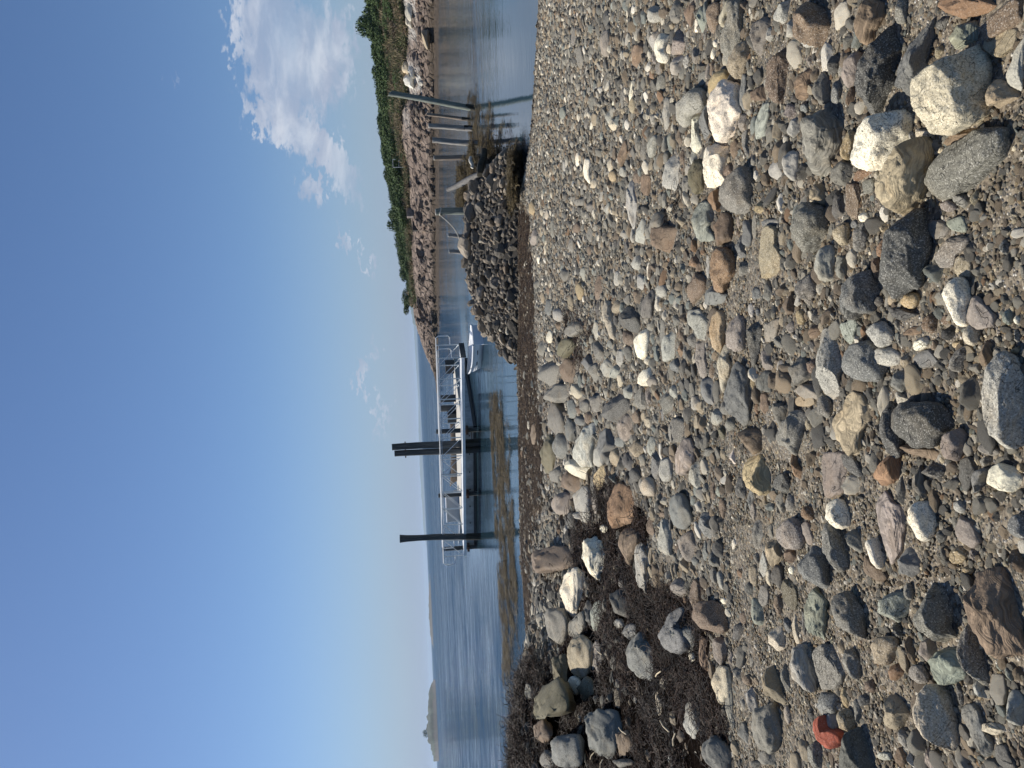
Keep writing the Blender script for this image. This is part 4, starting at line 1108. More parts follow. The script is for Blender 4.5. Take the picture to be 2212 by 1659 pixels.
# ------------------------------------------------------------------ gravel and cobbles nobody could count
FOOTGRID = {}
for (cx, cy, L, k, view, perp, Q) in FOOT:
    r = float(np.max(np.linalg.norm(Q, axis=1)))
    for gx in range(int((cx-r)//.25), int((cx+r)//.25)+1):
        for gy in range(int((cy-r)//.25), int((cy+r)//.25)+1): FOOTGRID.setdefault((gx, gy), []).append((cx, cy, Q))
def in_foot(x, y, r):
    for (cx, cy, Q) in FOOTGRID.get((int(x//.25), int(y//.25)), ()):
        dx, dy = x-cx, y-cy; d = math.hypot(dx, dy)
        if d < 1e-4: return True
        n = len(Q); c = False; k = max(0.0, 1-r*.5/d); px, py = dx*k, dy*k
        for i in range(n):
            x1, y1 = Q[i]; x2, y2 = Q[(i+1) % n]
            if (y1 > py) != (y2 > py) and px < (x2-x1)*(py-y1)/(y2-y1+1e-12)+x1: c = not c
        if c: return True
    return False
def proto(name, seed, nl, shape, mat, flat):
    rg = np.random.default_rng(seed); ax = rg.uniform(.75, 1.25); k = 7 if shape != 'r' else 9
    th = np.arange(k)*2*np.pi/k+rg.uniform(-.2, .2, k); rr = rg.uniform(.72, 1.1, k)
    P = np.stack([np.cos(th)*rr*ax, np.sin(th)*rr/ax], 1)
    V, Fq, Ft = stone_mesh(poly_radius(P, {'r':5,'a':1,'f':1}[shape]), flat, nl, shape, seed)
    me = bpy.data.meshes.new(name); me.from_pydata([tuple(v) for v in V], [], [tuple(f) for f in Fq]+[tuple(f) for f in Ft])
    me.polygons.foreach_set('use_smooth', [True]*len(me.polygons)); me.materials.append(mat)
    return bpy.data.objects.new(name, me)
def coll(name, objs):
    c = bpy.data.collections.new(name)
    for o in objs: c.objects.link(o)
    return c
PAL = [((.155,.148,.135),14),((.21,.203,.183),18),((.28,.27,.24),15),((.105,.103,.098),12),((.19,.155,.12),13),((.25,.20,.145),12),((.36,.31,.235),10),((.42,.40,.36),7),((.24,.155,.095),2),((.62,.58,.50),5),((.24,.265,.255),4),((.78,.75,.69),2)]
_pw = np.array([w for _, w in PAL], float); _pw /= _pw.sum(); _pc = np.array([c for c, _ in PAL])
def scatter(name, pts, scl, rot, cols, collection, label, cat, nproto, mat=None):
    me = bpy.data.meshes.new(name); me.vertices.add(len(pts)); me.vertices.foreach_set('co', np.asarray(pts, np.float32).ravel())
    for nm, typ, key, dat in (('scl','FLOAT_VECTOR','vector',scl),('rot','FLOAT_VECTOR','vector',rot),('col','FLOAT_COLOR','color',cols)):
        a = me.attributes.new(nm, typ, 'POINT'); a.data.foreach_set(key, np.asarray(dat, np.float32).ravel())
    a = me.attributes.new('idx', 'INT', 'POINT'); a.data.foreach_set('value', RNG.integers(0, nproto, len(pts)).astype(np.int32))
    o = bpy.data.objects.new(name, me); SC.collection.objects.link(o)
    g = bpy.data.node_groups.new(name, 'GeometryNodeTree')
    g.interface.new_socket('Geometry', in_out='INPUT', socket_type='NodeSocketGeometry'); g.interface.new_socket('Geometry', in_out='OUTPUT', socket_type='NodeSocketGeometry')
    N, L = g.nodes, g.links; gi = N.new('NodeGroupInput'); go = N.new('NodeGroupOutput'); ip = N.new('GeometryNodeInstanceOnPoints')
    ci = N.new('GeometryNodeCollectionInfo'); ci.inputs[0].default_value = collection; ci.inputs[1].default_value = True; ci.inputs[2].default_value = True
    def at(nm, dt):
        n = N.new('GeometryNodeInputNamedAttribute'); n.data_type = dt; n.inputs[0].default_value = nm; return n.outputs[0]
    L.new(gi.outputs[0], ip.inputs['Points']); L.new(ci.outputs[0], ip.inputs['Instance']); ip.inputs['Pick Instance'].default_value = True
    L.new(at('idx','INT'), ip.inputs['Instance Index']); L.new(at('rot','FLOAT_VECTOR'), ip.inputs['Rotation']); L.new(at('scl','FLOAT_VECTOR'), ip.inputs['Scale'])
    L.new(ip.outputs[0], go.inputs[0])
    m = o.modifiers.new('scatter', 'NODES'); m.node_group = g
    tag(o, label, cat, kind='stuff'); return o
def fan(n, y0, y1, rg, pad=1.12):      # uniform over the ground the lens could see, a little wider
    y = np.sqrt(rg.uniform(y0**2, y1**2, n)); x = rg.uniform(-.56*pad, .53*pad, n)*y
    return x, y
WRACK = [np.array(p, float)*1024/2212 for p in (
    [(1235,1155),(1300,1110),(1400,1175),(1390,1250),(1480,1280),(1545,1330),(1530,1450),(1570,1560),(1580,1700),(1080,1700),(1095,1620),(1100,1500),(1160,1420),(1200,1440),(1240,1300)],
    [(1222,690),(1262,675),(1285,700),(1280,760),(1240,785),(1225,740)],
    [(1434,430),(1450,412),(1463,440),(1458,471),(1440,460)],
    [(1290,1030),(1330,1040),(1400,1110),(1400,1190),(1300,1140),(1275,1080)],
    [(1845,1530),(1870,1540),(1880,1600),(1850,1610)])]
TIDE = np.array([(1100,445),(1150,470),(1150,560),(1165,700),(1180,800),(1200,950),(1195,1100),(1150,1180),(1160,1330),(1145,1380),(1128,1300),(1110,1100),(1100,900),(1100,780),(1100,600)])*1024/2212
def inpoly(P, q):
    x, y = P[:,0], P[:,1]; c = np.zeros(len(P), bool); n = len(q)
    for i in range(n):
        x1, y1 = q[i]; x2, y2 = q[(i+1) % n]
        k = ((y1 > y) != (y2 > y)) & (x < (x2-x1)*(y-y1)/(y2-y1+1e-12)+x1); c ^= k
    return c
def wrack_mask(x, y):
    px, _ = proj(np.stack([x, y, ground(x, y, False)], -1)); m = np.zeros(len(px), bool)
    for q in WRACK[:1]+WRACK[3:4]: m |= inpoly(px, q)
    return m
def build_gravel():
    protoS = coll('gravel_kinds', [proto('pebble', 200+i, 8, 'ra'[i % 2], M_PEB, .62) for i in range(8)])
    protoL = coll('cobble_kinds', [proto('cobble', 300+i, 26, 'afaraf'[i % 6], M_PEB, [.62,.5,.7,.36][i % 4]) for i in range(14)])
    protoC = coll('chip_kinds', [proto('chip', 400+i, 12, 'fa'[i % 2], M_PEB, [.3,.5][i % 2]) for i in range(8)])
    rg = np.random.default_rng(11)
    def run(name, n, y0, y1, rlo, rhi, pw, col, npz, label, cat, dmin=0.1, foot=False, dart=0, sink=.3, wrackdrop=.0, patch=0.0, left=False):
        x, y = fan(n, y0, y1, rg); d = shore_y(x)-y
        keep = d > dmin
        P_, _ = proj(np.stack([x, y, ground(x, y, False)], -1)); keep &= ~(inpoly(P_, TIDE) & (rg.random(n) < .82))
        if left: keep &= (x/y < .06) & (rg.random(n) < np.clip((.06-x/y)*4, 0, 1))
        if patch: keep &= (fbm2(x, y, 3, 1.6, 9.) > rg.uniform(-.9, .5, n)*patch) | (y > 4.2)
        if wrackdrop: keep &= ~(wrack_mask(x, y) & (rg.random(n) < wrackdrop))
        x, y = x[keep], y[keep]; r = rlo*(rhi/rlo)**(rg.random(len(x))**pw)
        if dart:
            o = np.argsort(-r); x, y, r = x[o], y[o], r[o]; cells = {}; ks = []; cs = rhi*2
            for i in range(len(x)):
                gx, gy = int(x[i]//cs), int(y[i]//cs); ok = True
                for a in (-1,0,1):
                    for b in (-1,0,1):
                        for j in cells.get((gx+a, gy+b), ()):
                            if (x[i]-x[j])**2+(y[i]-y[j])**2 < (dart*(r[i]+r[j]))**2: ok = False; break
                        if not ok: break
                    if not ok: break
                if ok and foot and in_foot(x[i], y[i], r[i]): ok = False
                if ok: cells.setdefault((gx, gy), []).append(i); ks.append(i)
            x, y, r = x[ks], y[ks], r[ks]
        elif foot:
            ks = [i for i in range(len(x)) if not in_foot(x[i], y[i], 0)]; x, y, r = x[ks], y[ks], r[ks]
        n = len(x); asp = rg.uniform(.7, 1.15, n); hz = rg.uniform(.65, 1.1, n)
        z = ground(x, y, False)+r*(.5-sink)*.8
        c = _pc[rg.choice(len(PAL), n, p=_pw)]*rg.uniform(.78, 1.2, (n,1))
        wet = np.clip(.9-(shore_y(x)-y)/1.1, 0, .7)[:,None]; c = c*(1-wet)+np.array([.07,.052,.035])*wet
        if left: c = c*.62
        if rhi < .016: c = c*np.array([1.25,1.17,1.0])*rg.uniform(.6,1.5,(n,1))
        C = np.concatenate([c, np.ones((n,1))], 1)
        rot = np.stack([rg.normal(0,.22,n), rg.normal(0,.22,n), rg.uniform(0,6.28,n)], 1)
        scatter(name, np.stack([x,y,z],1), np.stack([r*1.1, r*asp, r*hz],1), rot, C, col, label, cat, npz)
        for a, b, q in zip(x, y, r):
            if q > .022:
                k = int((a)//.25), int(b//.25)
        print(name, n)
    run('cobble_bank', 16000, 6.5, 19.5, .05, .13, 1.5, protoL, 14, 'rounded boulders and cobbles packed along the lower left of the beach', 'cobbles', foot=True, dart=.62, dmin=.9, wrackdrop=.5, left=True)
    run('cobble_scatter', 150000, 2.0, 24, .022, .068, 1.9, protoL, 14, 'fist-sized cobbles of every grey and brown across the beach', 'cobbles', foot=True, dart=.58, dmin=.05, wrackdrop=.93, patch=.22)
    run('pebble_scatter', 230000, 1.5, 21, .009, .028, 1.25, protoL, 14, 'loose mixed pebbles lying between the beach stones', 'pebbles', foot=True, dmin=-.15, wrackdrop=.9, patch=.3)
    run('chip_scatter', 120000, 1.5, 8.5, .006, .018, 1.4, protoC, 8, 'small flat angular chips of slate and granite in the gaps', 'chips', foot=True, wrackdrop=.9)
    run('gravel_scatter', 170000, 1.2, 9, .0035, .011, 1.4, protoS, 8, 'fine grit and gravel in the gaps of the beach', 'gravel', foot=True, wrackdrop=.9)
build_gravel()
# ------------------------------------------------------------------ seaweed
def strand_mesh(name, mat, n, length, rad, curl, seed, flat=.6, segs=7):
    rg = np.random.default_rng(seed); mb = MB()
    for _ in range(n):
        p = np.array([rg.normal(0,.35)*length, rg.normal(0,.35)*length, rg.uniform(0,.12)*length]); a = rg.uniform(0, 6.28); e = rg.uniform(-.1, .9)*flat; pts = []
        da = rg.normal(0, curl); L = length*rg.uniform(.5, 1.3)
        for i in range(segs):
            pts.append(p.copy()); p = p+np.array([math.cos(a)*math.cos(e), math.sin(a)*math.cos(e), math.sin(e)])*L/segs
            a += da+rg.normal(0, curl); e += rg.normal(-.12, .3)
        mb.tube(pts, [rad*rg.uniform(.7,1.3)*(1-.6*i/segs) for i in range(segs)], 3, cap=False)
    me = bpy.data.meshes.new(name); me.from_pydata(mb.V, [], mb.F); me.materials.append(mat); me.polygons.foreach_set('use_smooth', [True]*len(me.polygons))
    return bpy.data.objects.new(name, me)
def mat_weed(name, a, b_, rough=.55):
    m, t, b = newmat(name)
    oi = t.add('ShaderNodeObjectInfo'); g = t.add('ShaderNodeTexCoord').outputs['Object']
    f = t.math('POWER', t.math('FRACT', t.math('ADD', oi.outputs['Random'], t.noise(g, 30, 2))), 2.0)
    t.put(b.inputs['Base Color'], t.mix(f, a, b_)); b.inputs['Roughness'].default_value = rough; b.inputs['Specular IOR Level'].default_value = .12
    return m
M_WRACK = mat_weed('dry_seaweed', (.006,.005,.005), (.085,.052,.036)); M_KELP = mat_weed('brown_seaweed', (.028,.021,.010), (.24,.185,.095), .5)
M_TIDE = mat_weed('tide_line_weed', (.06,.044,.030), (.27,.195,.13), .75)
def build_wrack():
    kinds = coll('wrack_kinds', [strand_mesh('seaweed_tuft', M_WRACK, 26, .15, .0026, .42, 70+i) for i in range(6)])
    rg = np.random.default_rng(5)
    n = 190000; x, y = fan(n, 3.0, 17.5, rg, 1.25)
    P, _ = proj(np.stack([x, y, ground(x, y, False)+.02], -1)); dens = np.zeros(n)
    for i, q in enumerate(WRACK): dens = np.maximum(dens, inpoly(P, q)*[1.0,.3,.25,1.0,.3][i])
    # ragged edge and thin spill round the main mat
    dens = dens*np.where(fbm2(x, y, 3, 1.4, 3.) > -.75, 1, .25)
    px2, _ = proj(np.stack([x+rg.normal(0,.25,n), y+rg.normal(0,.5,n), ground(x, y, False)], -1)); dens = np.maximum(dens, .10*inpoly(px2, WRACK[0]))
    k = rg.random(n) < dens*np.clip(.22*9/np.maximum(y, 4), .1, .5)*np.clip(.5+.7*fbm2(x, y, 3, 3.5, 2.), .08, 1); x, y = x[k], y[k]; k = [i for i in range(len(x)) if not in_foot(x[i], y[i], .0)]; x, y = x[k], y[k]; n = len(x)
    lift = np.clip(fbm2(x, y, 3, 1.1, 8.)*.5+.5, 0, 1)*.04
    z = ground(x, y, False)+rg.uniform(0, 1, n)*(lift+.01); s = rg.uniform(.8, 1.7, n)*np.clip(y/7, .8, 1.5)
    rot = np.stack([rg.normal(0,.22,n), rg.normal(0,.22,n), rg.uniform(0,6.28,n)], 1)
    scatter('dry_seaweed', np.stack([x,y,z],1), np.stack([s,s,s*.5],1), rot, np.ones((n,4)), kinds, 'black-brown dried seaweed matted over the lower beach', 'seaweed', 6)
    print('wrack', n)
    # the matted bed below it
    m = simple('seaweed_bed', (.008,.006,.005), 1.0, 0, 40, .6, .02); m.node_tree.nodes['Principled BSDF'].inputs['Specular IOR Level'].default_value = 0
    gx = np.linspace(-9.5, 1.2, 300); gy = np.linspace(3.2, 18, 330); X, Y = np.meshgrid(gx, gy, indexing='ij')
    P, _ = proj(np.stack([X.ravel(), Y.ravel(), ground(X.ravel(), Y.ravel(), False)+.015], -1)); msk = np.zeros(len(P), bool)
    for q in (WRACK[0], WRACK[3]): msk |= inpoly(P, q)
    msk = msk.reshape(X.shape); Z = ground(X, Y, False)+.008+.02*np.clip(fbm2(X, Y, 3, 1.1, 8.)*.5+.3, 0, 1)+.012*fbm2(X, Y, 2, 14, 1.)
    Fq = grid_faces(300, 330); ok = msk.ravel()[Fq].all(1); Z = np.where(msk, Z, Z)
    # skirt: vertices on the rim dip under the gravel
    cnt = np.zeros(X.size); np.add.at(cnt, Fq[ok].ravel(), 1); rim = (cnt < 4).reshape(X.shape); Z = np.where(rim, ground(X, Y, False)-.03, Z)
    used = np.unique(Fq[ok]); mp = -np.ones(X.size, int); mp[used] = np.arange(len(used))
    V = np.stack([X, Y, Z], -1).reshape(-1, 3)[used]
    tag(meshobj('seaweed_bed', V, mp[Fq[ok]], m), 'dark matted layer of old seaweed under the loose strands', 'seaweed', kind='stuff')
build_wrack()
def straws():
    m = simple('straw', (.62,.50,.32), .7, 0, 30, .2, 0)
    for i, (a, b, lab) in enumerate([((2064+575/1.8129,2547+80/1.8129),(2064+622/1.8129,2547+130/1.8129),'thin pale straw lying on the tongue-shaped grey slab'),
        ((2064+745/1.8129,2547+658/1.8129),(2064+800/1.8129,2547+708/1.8129),'thick short straw touching the pyramid-shaped dark boulder'),
        ((2064+1045/1.8129,2547+608/1.8129),(2064+1110/1.8129,2547+690/1.8129),'long straw on the seaweed near the pale grey veined stone'),
        ((2064+538/1.8129,2547+888/1.8129),(2064+565/1.8129,2547+840/1.8129),'upper of the two crossed straws near the bottom edge'),
        ((2064+610/1.8129,2547+950/1.8129),(2064+628/1.8129,2547+890/1.8129),'straw on the bottom edge right of the crossed ones'),
        ((2064+500/1.8129,2547+850/1.8129),(2064+515/1.8129,2547+950/1.8129),'bent upright straw beside the rounded grey boulder'),
        ((2064+1012/1.8129,2547+288/1.8129),(2064+1050/1.8129,2547+250/1.8129),'broken straw at the edge of the rugged blue-grey boulder'),
        ((2064+1140/1.8129,2547+790/1.8129),(2064+1155/1.8129,2547+700/1.8129),'straw on the seaweed near the buff angular lump')]):
        P = hit(np.array([a, b])/4.0, .09); q = P.mean(0); pts = [P[0]-q, np.array([.0,.0,.01]), P[1]-q]
        tag(MB().tube(pts, .005, 6).build('straw', m, smooth=True, loc=tuple(q)), lab, 'straw', 'straws on the seaweed')
straws()
# floating and stranded brown weed beside the water
def weed_field(name, polys, z, label, n, tuft, seed, zfun=None, dens=None, squash=.35, sz=1.0):
    rg = np.random.default_rng(seed); polys = [np.array(p, float)*1024/2212 for p in polys]; pts = []
    W = [on_z(p, z) for p in polys]; lo = np.min([w.min(0) for w in W], 0); hi = np.max([w.max(0) for w in W], 0)
    x = rg.uniform(lo[0], hi[0], n); y = rg.uniform(lo[1], hi[1], n)
    zz = np.full(n, z); P, _ = proj(np.stack([x, y, zz], -1)); ok = np.zeros(n, bool)
    P = P+np.stack([fbm2(x, y, 4, .8, 2.)*7.5+rg.normal(0, 2.4, n), fbm2(x, y, 4, .8, 6.)*16], 1)
    for p in polys: ok |= inpoly(P, p)
    # torn, streaky edge
    f = fbm2(x*.9, y*.6, 5, 1.9, seed)
    ok &= f > (-.25 if dens is None else dens)+np.where(rg.random(n) < .12, -9, 0)
    x, y = x[ok], y[ok]; n = len(x); zz = np.full(n, z) if zfun is None else zfun(x, y)
    s = rg.uniform(.7, 1.5, n)*sz; rot = np.stack([rg.normal(0,.08,n), rg.normal(0,.08,n), rg.uniform(0,6.28,n)], 1)
    print(name, n)
    return scatter(name, np.stack([x,y,zz+rg.uniform(0,.02,n)],1), np.stack([s*1.5,s*.8,s*squash],1), rot, np.ones((n,4)), tuft, label, 'seaweed', 4)
KELPK = coll('kelp_kinds', [strand_mesh('kelp_tuft', M_KELP, 15, .22, .007, .4, 170+i, .35, 6) for i in range(4)])
FLOATP = [[(1062,850),(1075,845),(1090,900),(1098,1000),(1103,1100),(1110,1200),(1118,1300),(1112,1400),(1103,1480),(1093,1500),(1088,1400),(1083,1300),(1078,1200),(1075,1130),(1070,1080),(1065,1000),(1060,920)]]
weed_field('floating_seaweed', FLOATP, .01, 'long raft of brown seaweed floating off the beach', 9000, KELPK, 21, dens=-.15, squash=.2, sz=.75)
FLAT = [[(1030,200),(1035,240),(1075,255),(1045,300),(1100,262),(1062,330),(1120,330),(1130,420),(1118,450),(1060,440),(1040,400),(1035,330),(1012,300),(1012,200)]]
weed_field('stranded_seaweed', FLAT, .02, 'brown seaweed lying over the shallow flat around the old posts', 20000, KELPK, 22, dens=-.05, squash=.14, sz=.6, zfun=lambda x, y: np.maximum(ground(x, y, False), .01))
weed_field('tide_line_seaweed', [[(1118,445),(1150,470),(1150,560),(1165,700),(1180,800),(1200,950),(1195,1100),(1150,1180),(1160,1330),(1145,1380),(1128,1300),(1122,1100),(1122,900),(1122,780),(1120,600)]], .1,
           'thin brown wrack strewn along the waterline', 75000, coll('tide_kinds', [strand_mesh('weed_tuft', M_TIDE if i % 3 else M_WRACK, 16, .09, .003, .5, 270+i, .3, 5) for i in range(4)]), 23, dens=-.2, squash=.5, zfun=lambda x, y: ground(x, y, False))
# ------------------------------------------------------------------ jetty of piled rocks
M_JET = mat_stone('jetty_rock', speck=.25, fine=.35, mossy=True); M_JETM = mat_stone('jetty_rubble', speck=.2, fine=.35, mossy=True, attr=True)
JT = [(140,.0),(150,.35),(165,.75),(185,1.05),(204,1.26),(240,1.3),(278,1.27),(301,1.12),(324,.97),(338,.76),(352,.5),(366,.2),(376,.0)]
def jetty():
    ky = np.array([a for a, _ in JT]); kz = np.array([b for _, b in JT])
    toe = on_z([(517, v) for v in ky], .12); cr = toe.copy(); dirv = rays([(480, v) for v in ky]); dirv[:,2] = 0; dirv /= np.linalg.norm(dirv, axis=1, keepdims=True)
    half = 2.6*np.clip(kz/1.2, .25, 1.0)
    nu, nvv = 150, 40; uu = np.linspace(0, len(ky)-1.001, nu); t = np.linspace(-.15, 2.05, nvv)
    i = uu.astype(int); f = (uu-i)[:,None]
    T = toe[i]*(1-f)+toe[i+1]*f; Dv = dirv[i]*(1-f)+dirv[i+1]*f; H = half[i]*(1-f[:,0])+half[i+1]*f[:,0]; K = kz[i]*(1-f[:,0])+kz[i+1]*f[:,0]
    prof = np.clip(1-np.abs(t-1)**1.7, -.35, 1)
    V = T[:,None,:]+Dv[:,None,:]*(t[None,:,None]*H[:,None,None]); V[...,2] = prof[None,:]*K[:,None]-.18
    V[...,2] += .10*fbm(V.reshape(-1,3)*1.5, 2).reshape(nu, nvv)
    core = meshobj('jetty_core', V.reshape(-1,3), grid_faces(nu, nvv), simple('jetty_gap_shade', (.035,.030,.024), .95, 0, 6, .5, .05))  # near-black core colour stands in for the shade between rocks
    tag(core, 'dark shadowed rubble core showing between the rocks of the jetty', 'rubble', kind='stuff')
    rg = np.random.default_rng(31)
    protos = []
    for q in range(12):
        th = np.arange(7)*2*np.pi/7+rg.uniform(-.2,.2,7); P = np.stack([np.cos(th)*rg.uniform(.7,1.1,7)*1.15, np.sin(th)*rg.uniform(.7,1.1,7)*.85], 1)
        Vq, a, b = stone_mesh(poly_radius(P, 0), rg.uniform(.5,.8), 20, 'a', 900+q, amp=1.0); protos.append((Vq, a, b))
    pcol = [(.20,.175,.15),(.16,.145,.13),(.26,.225,.19),(.11,.10,.09),(.20,.16,.125),(.32,.28,.24),(.18,.165,.15)]
    rocks = []
    def Hs(u, tt):
        k = int(np.clip(u, 0, nu-1.01)); l = (tt+.15)/2.2*(nvv-1); l0 = int(np.clip(l, 0, nvv-2)); fl = l-l0; fk = min(u-k, 1)
        return (V[k,l0]*(1-fl)+V[k,l0+1]*fl)*(1-fk)+(V[min(k+1,nu-1),l0]*(1-fl)+V[min(k+1,nu-1),l0+1]*fl)*fk
    cells = []; tries = 0
    while len(rocks) < 1250 and tries < 30000:
        tries += 1
        u = rg.uniform(2, nu-1); tt = rg.uniform(-.08, 1.35); p = Hs(u, tt); r = .07*(4.2)**(rg.random()**2.2)
        if len(rocks) < 60: r = rg.uniform(.16, .25)
        r *= .75+.25*min(1, K[int(u)]/.8)
        if any((p[0]-q[0])**2+(p[1]-q[1])**2+(p[2]-q[2])**2 < (.72*(r+q[3]))**2 for q in rocks): continue
        rocks.append((p[0], p[1], p[2], r))
    rocks.sort(key=lambda q: -q[3]/q[1]); meshes = []
    for Vq, a, b in protos:
        me = bpy.data.meshes.new('jetty_rock'); me.from_pydata([tuple(v) for v in Vq], [], [tuple(f) for f in a]+[tuple(f) for f in b]); me.materials.append(M_JET)
        me.polygons.foreach_set('use_smooth', [False]*len(me.polygons)); meshes.append(me)
    Vm = []; Fm = []; Cm = []; bb = 0
    for n, (x, y, z, r) in enumerate(rocks):
        q = int(rg.integers(12)); rot = Matrix.Rotation(rg.uniform(0,6.28), 3, 'Z') @ Matrix.Rotation(rg.normal(0,.5), 3, 'X') @ Matrix.Rotation(rg.normal(0,.5), 3, 'Y')
        S = np.array([r*rg.uniform(.9,1.35), r*rg.uniform(.8,1.1), r*rg.uniform(.8,1.15)]); c = np.array(pcol[rg.integers(7)])*rg.uniform(.75,1.2)
        if rg.random() < .02 and n > 60: c = np.array([.45,.43,.38])
        loc = (x, y, z+r*.32)
        if n < 300:
            o = bpy.data.objects.new('jetty_rock', meshes[q]); SC.collection.objects.link(o)
            o.matrix_world = Matrix.Translation(loc) @ rot.to_4x4() @ Matrix.Diagonal((*S, 1)); o.color = tuple(c)+(1,)
            tag(o, 'dark brown angular rock piled among many alike in the low jetty', 'rock', 'rocks piled in the jetty')
        else:
            Vq, a, b = protos[q]; W = (Vq*S)@np.array(rot).T+np.array(loc); Vm.append(W); Fm += [tuple(k+bb for k in f) for f in a]+[tuple(k+bb for k in f) for f in b]; bb += len(Vq); Cm += [tuple(c)+(1,)]*len(Vq)
    o = meshobj('jetty_rubble', np.vstack(Vm), Fm, M_JETM, smooth=False); a = o.data.attributes.new('Col', 'FLOAT_COLOR', 'POINT'); a.data.foreach_set('color', np.array(Cm, np.float32).ravel())
    tag(o, 'small broken rocks filling the gaps between the larger jetty rocks', 'rubble', kind='stuff'); print('jetty rocks', len(rocks))
    for o2 in bpy.data.objects:
        pass
jetty()
# weed hanging over the landward end of the jetty
weed_field('hanging_seaweed', [[(1035,330),(1020,400),(1010,430),(1050,450),(1110,440),(1115,380),(1075,340)]], .3, 'dark brown weed draped over the landward end of the jetty', 9000,
           coll('drape_kinds', [strand_mesh('drape_tuft', M_KELP, 26, .25, .007, .4, 370+i, .35, 6) for i in range(4)]), 24, dens=-.5, squash=.4, zfun=lambda x, y: .25+.25*fbm2(x, y, 2, 1.0, 4.)+np.clip((y-19.6)*.28, 0, .5))
# ------------------------------------------------------------------ timber posts
def mat_wood(name, a, b_, grain=38, rough=.85):
    m, t, b = newmat(name); g = t.add('ShaderNodeTexCoord').outputs['Object']
    n = t.noise(t.map(g, (grain, grain, 1.6)), 1.0, 6, .65, .4); n2 = t.noise(t.map(g, (3,3,.8)), 1.0, 4, .6)
    c = t.mix(t.step(n, .32, .68), a, b_); c = t.mix(t.math('MULTIPLY', t.step(n2, .45, .7), .5), c, tuple(q*.55 for q in a))
    t.put(b.inputs['Base Color'], c); b.inputs['Roughness'].default_value = rough; bump(t, b, n, .9, .012); return m
W_SILVER = mat_wood('weathered_timber', (.17,.155,.14), (.40,.38,.34)); W_BROWN = mat_wood('brown_timber', (.16,.115,.08), (.36,.30,.24)); W_DARK = mat_wood('tarred_timber', (.035,.040,.042), (.10,.105,.10)); W_GREEN = mat_wood('treated_timber', (.13,.15,.12), (.27,.29,.25))
W_LOG = mat_wood('driftwood_grey', (.075,.07,.065), (.21,.20,.185)); W_WET = mat_wood('wet_weedy_timber', (.02,.018,.012), (.06,.05,.03)); M_CAP = simple('pale_end_grain', (.5,.48,.42), .9, 0, 30, .3, .004)
M_RUST = simple('rusty_steel', (.12,.06,.035), .8, .3, 40, .4, .002)
def n2p(x, y): return (x/4.0, y/4.0)
def post(name, base_px, top_px, wpx, mat, label, z0=0.0, slant=0, flare=1.0, cap=None, wet=.35, extra=None, dist=None, wob=.05, group=None):
    B = on_z([n2p(*base_px)], z0)[0] if dist is None else at_y(n2p(*base_px), dist)
    d = rays([n2p(*top_px)])[0]; k = B[1]/d[1]; Tp = np.array([0,0,CAMZ])+d*k
    r = wpx/4.0/F*np.linalg.norm(B-[0,0,CAMZ])/2; o = empty(name, tuple(B), 0, label, 'post', group)
    ax = Vector(Tp-B); n = 14; pts = []; rad = []
    for i in range(n+1):
        f = i/n; w = ax*f+Vector((math.sin(f*5+B[0]),math.cos(f*4+B[0]),0))*r*.12; pts.append(w); rad.append(r*(1.06-.12*f)*(1+(flare-1)*max(0, (f-.75)/.25)**2))
    pts[0] = ax*-.25*(1/max(ax.length,1)) - Vector((0,0,.3))
    mb = MB().tube(pts, rad, 18, wob=wob)
    if slant:
        for i in range(18):
            v = Vector(mb.V[-18+i]); mb.V[-18+i] = tuple(v+Vector((0,0,(v.x-pts[-1].x)*slant)))
    mb.build('shaft', mat, o, smooth=True)
    if wet: MB().tube([ax*-.02, ax*(wet/ax.length*.5), ax*(wet/ax.length)], [rad[0]*1.05, rad[0]*1.05, rad[0]*1.01], 18, cap=False, wob=.04).build('tide_band', W_WET, o, smooth=True)
    if cap is not None:
        q = pts[-1]; c = MB().tube([q+Vector((0,0,.001)), q+Vector((0,0,.02))], [rad[-1]*.97, rad[-1]*.9], 18)
        if slant:
            for i in range(len(c.V)): v = Vector(c.V[i]); c.V[i] = tuple(v+Vector((0,0,(v.x-q.x)*slant)))
        c.build('end_grain', cap, o, smooth=True)
    return o, B, Tp, r
G1 = 'old posts standing in the weedy shallows'
post('timber_post', (1898,433), (1562,374), 21, W_GREEN, 'tallest leaning grey-green post of the row in the shallows', slant=-.9, cap=M_CAP, group=G1)
post('timber_post', (1880,478), (1707,457), 12, W_BROWN, 'thin rust-brown post just behind the tallest leaning post', z0=.0, group=G1, wob=.12)
post('timber_post', (1890,513), (1716,504), 19, W_SILVER, 'silver-grey split post, third of the row of old posts', group=G1, cap=M_CAP, wob=.1)
o, B, T, r = post('timber_post', (1914,574), (1729,561), 21, W_SILVER, 'knotted grey post with a thin rod across its top', group=G1, wob=.12)
MB().tube([Vector(T-B)+Vector((-.25,0,.02)), Vector(T-B)+Vector((.3,0,.05))], .012, 6).build('iron_rod', M_RUST, o)
post('timber_post', (1939,627), (1737,632), 19, W_BROWN, 'weathered post nearest the jetty in the row of five', group=G1, cap=M_CAP, wob=.08)
o, B, T, r = post('mooring_post', (1850,842), (1744,848), 27, W_GREEN, 'stout grey-green post on the jetty with a rope tied on top', dist=21.3, wet=0, cap=M_CAP)
M_ROPE = simple('pale_rope', (.55,.52,.45), .8, 0, 60, .3, .003)
rb = at_y(n2p(1839,1003), 21.6); pts = [T+(rb-T)*f+np.array([0,0,-.22*math.sin(math.pi*f)]) for f in np.linspace(0,1,16)]
rp = empty('rope', tuple(T), 0, 'thin pale rope running from the stout post down to the rocks', 'rope')
MB().tube([p-T for p in pts], .014, 6).build('line', M_ROPE, rp, smooth=True)
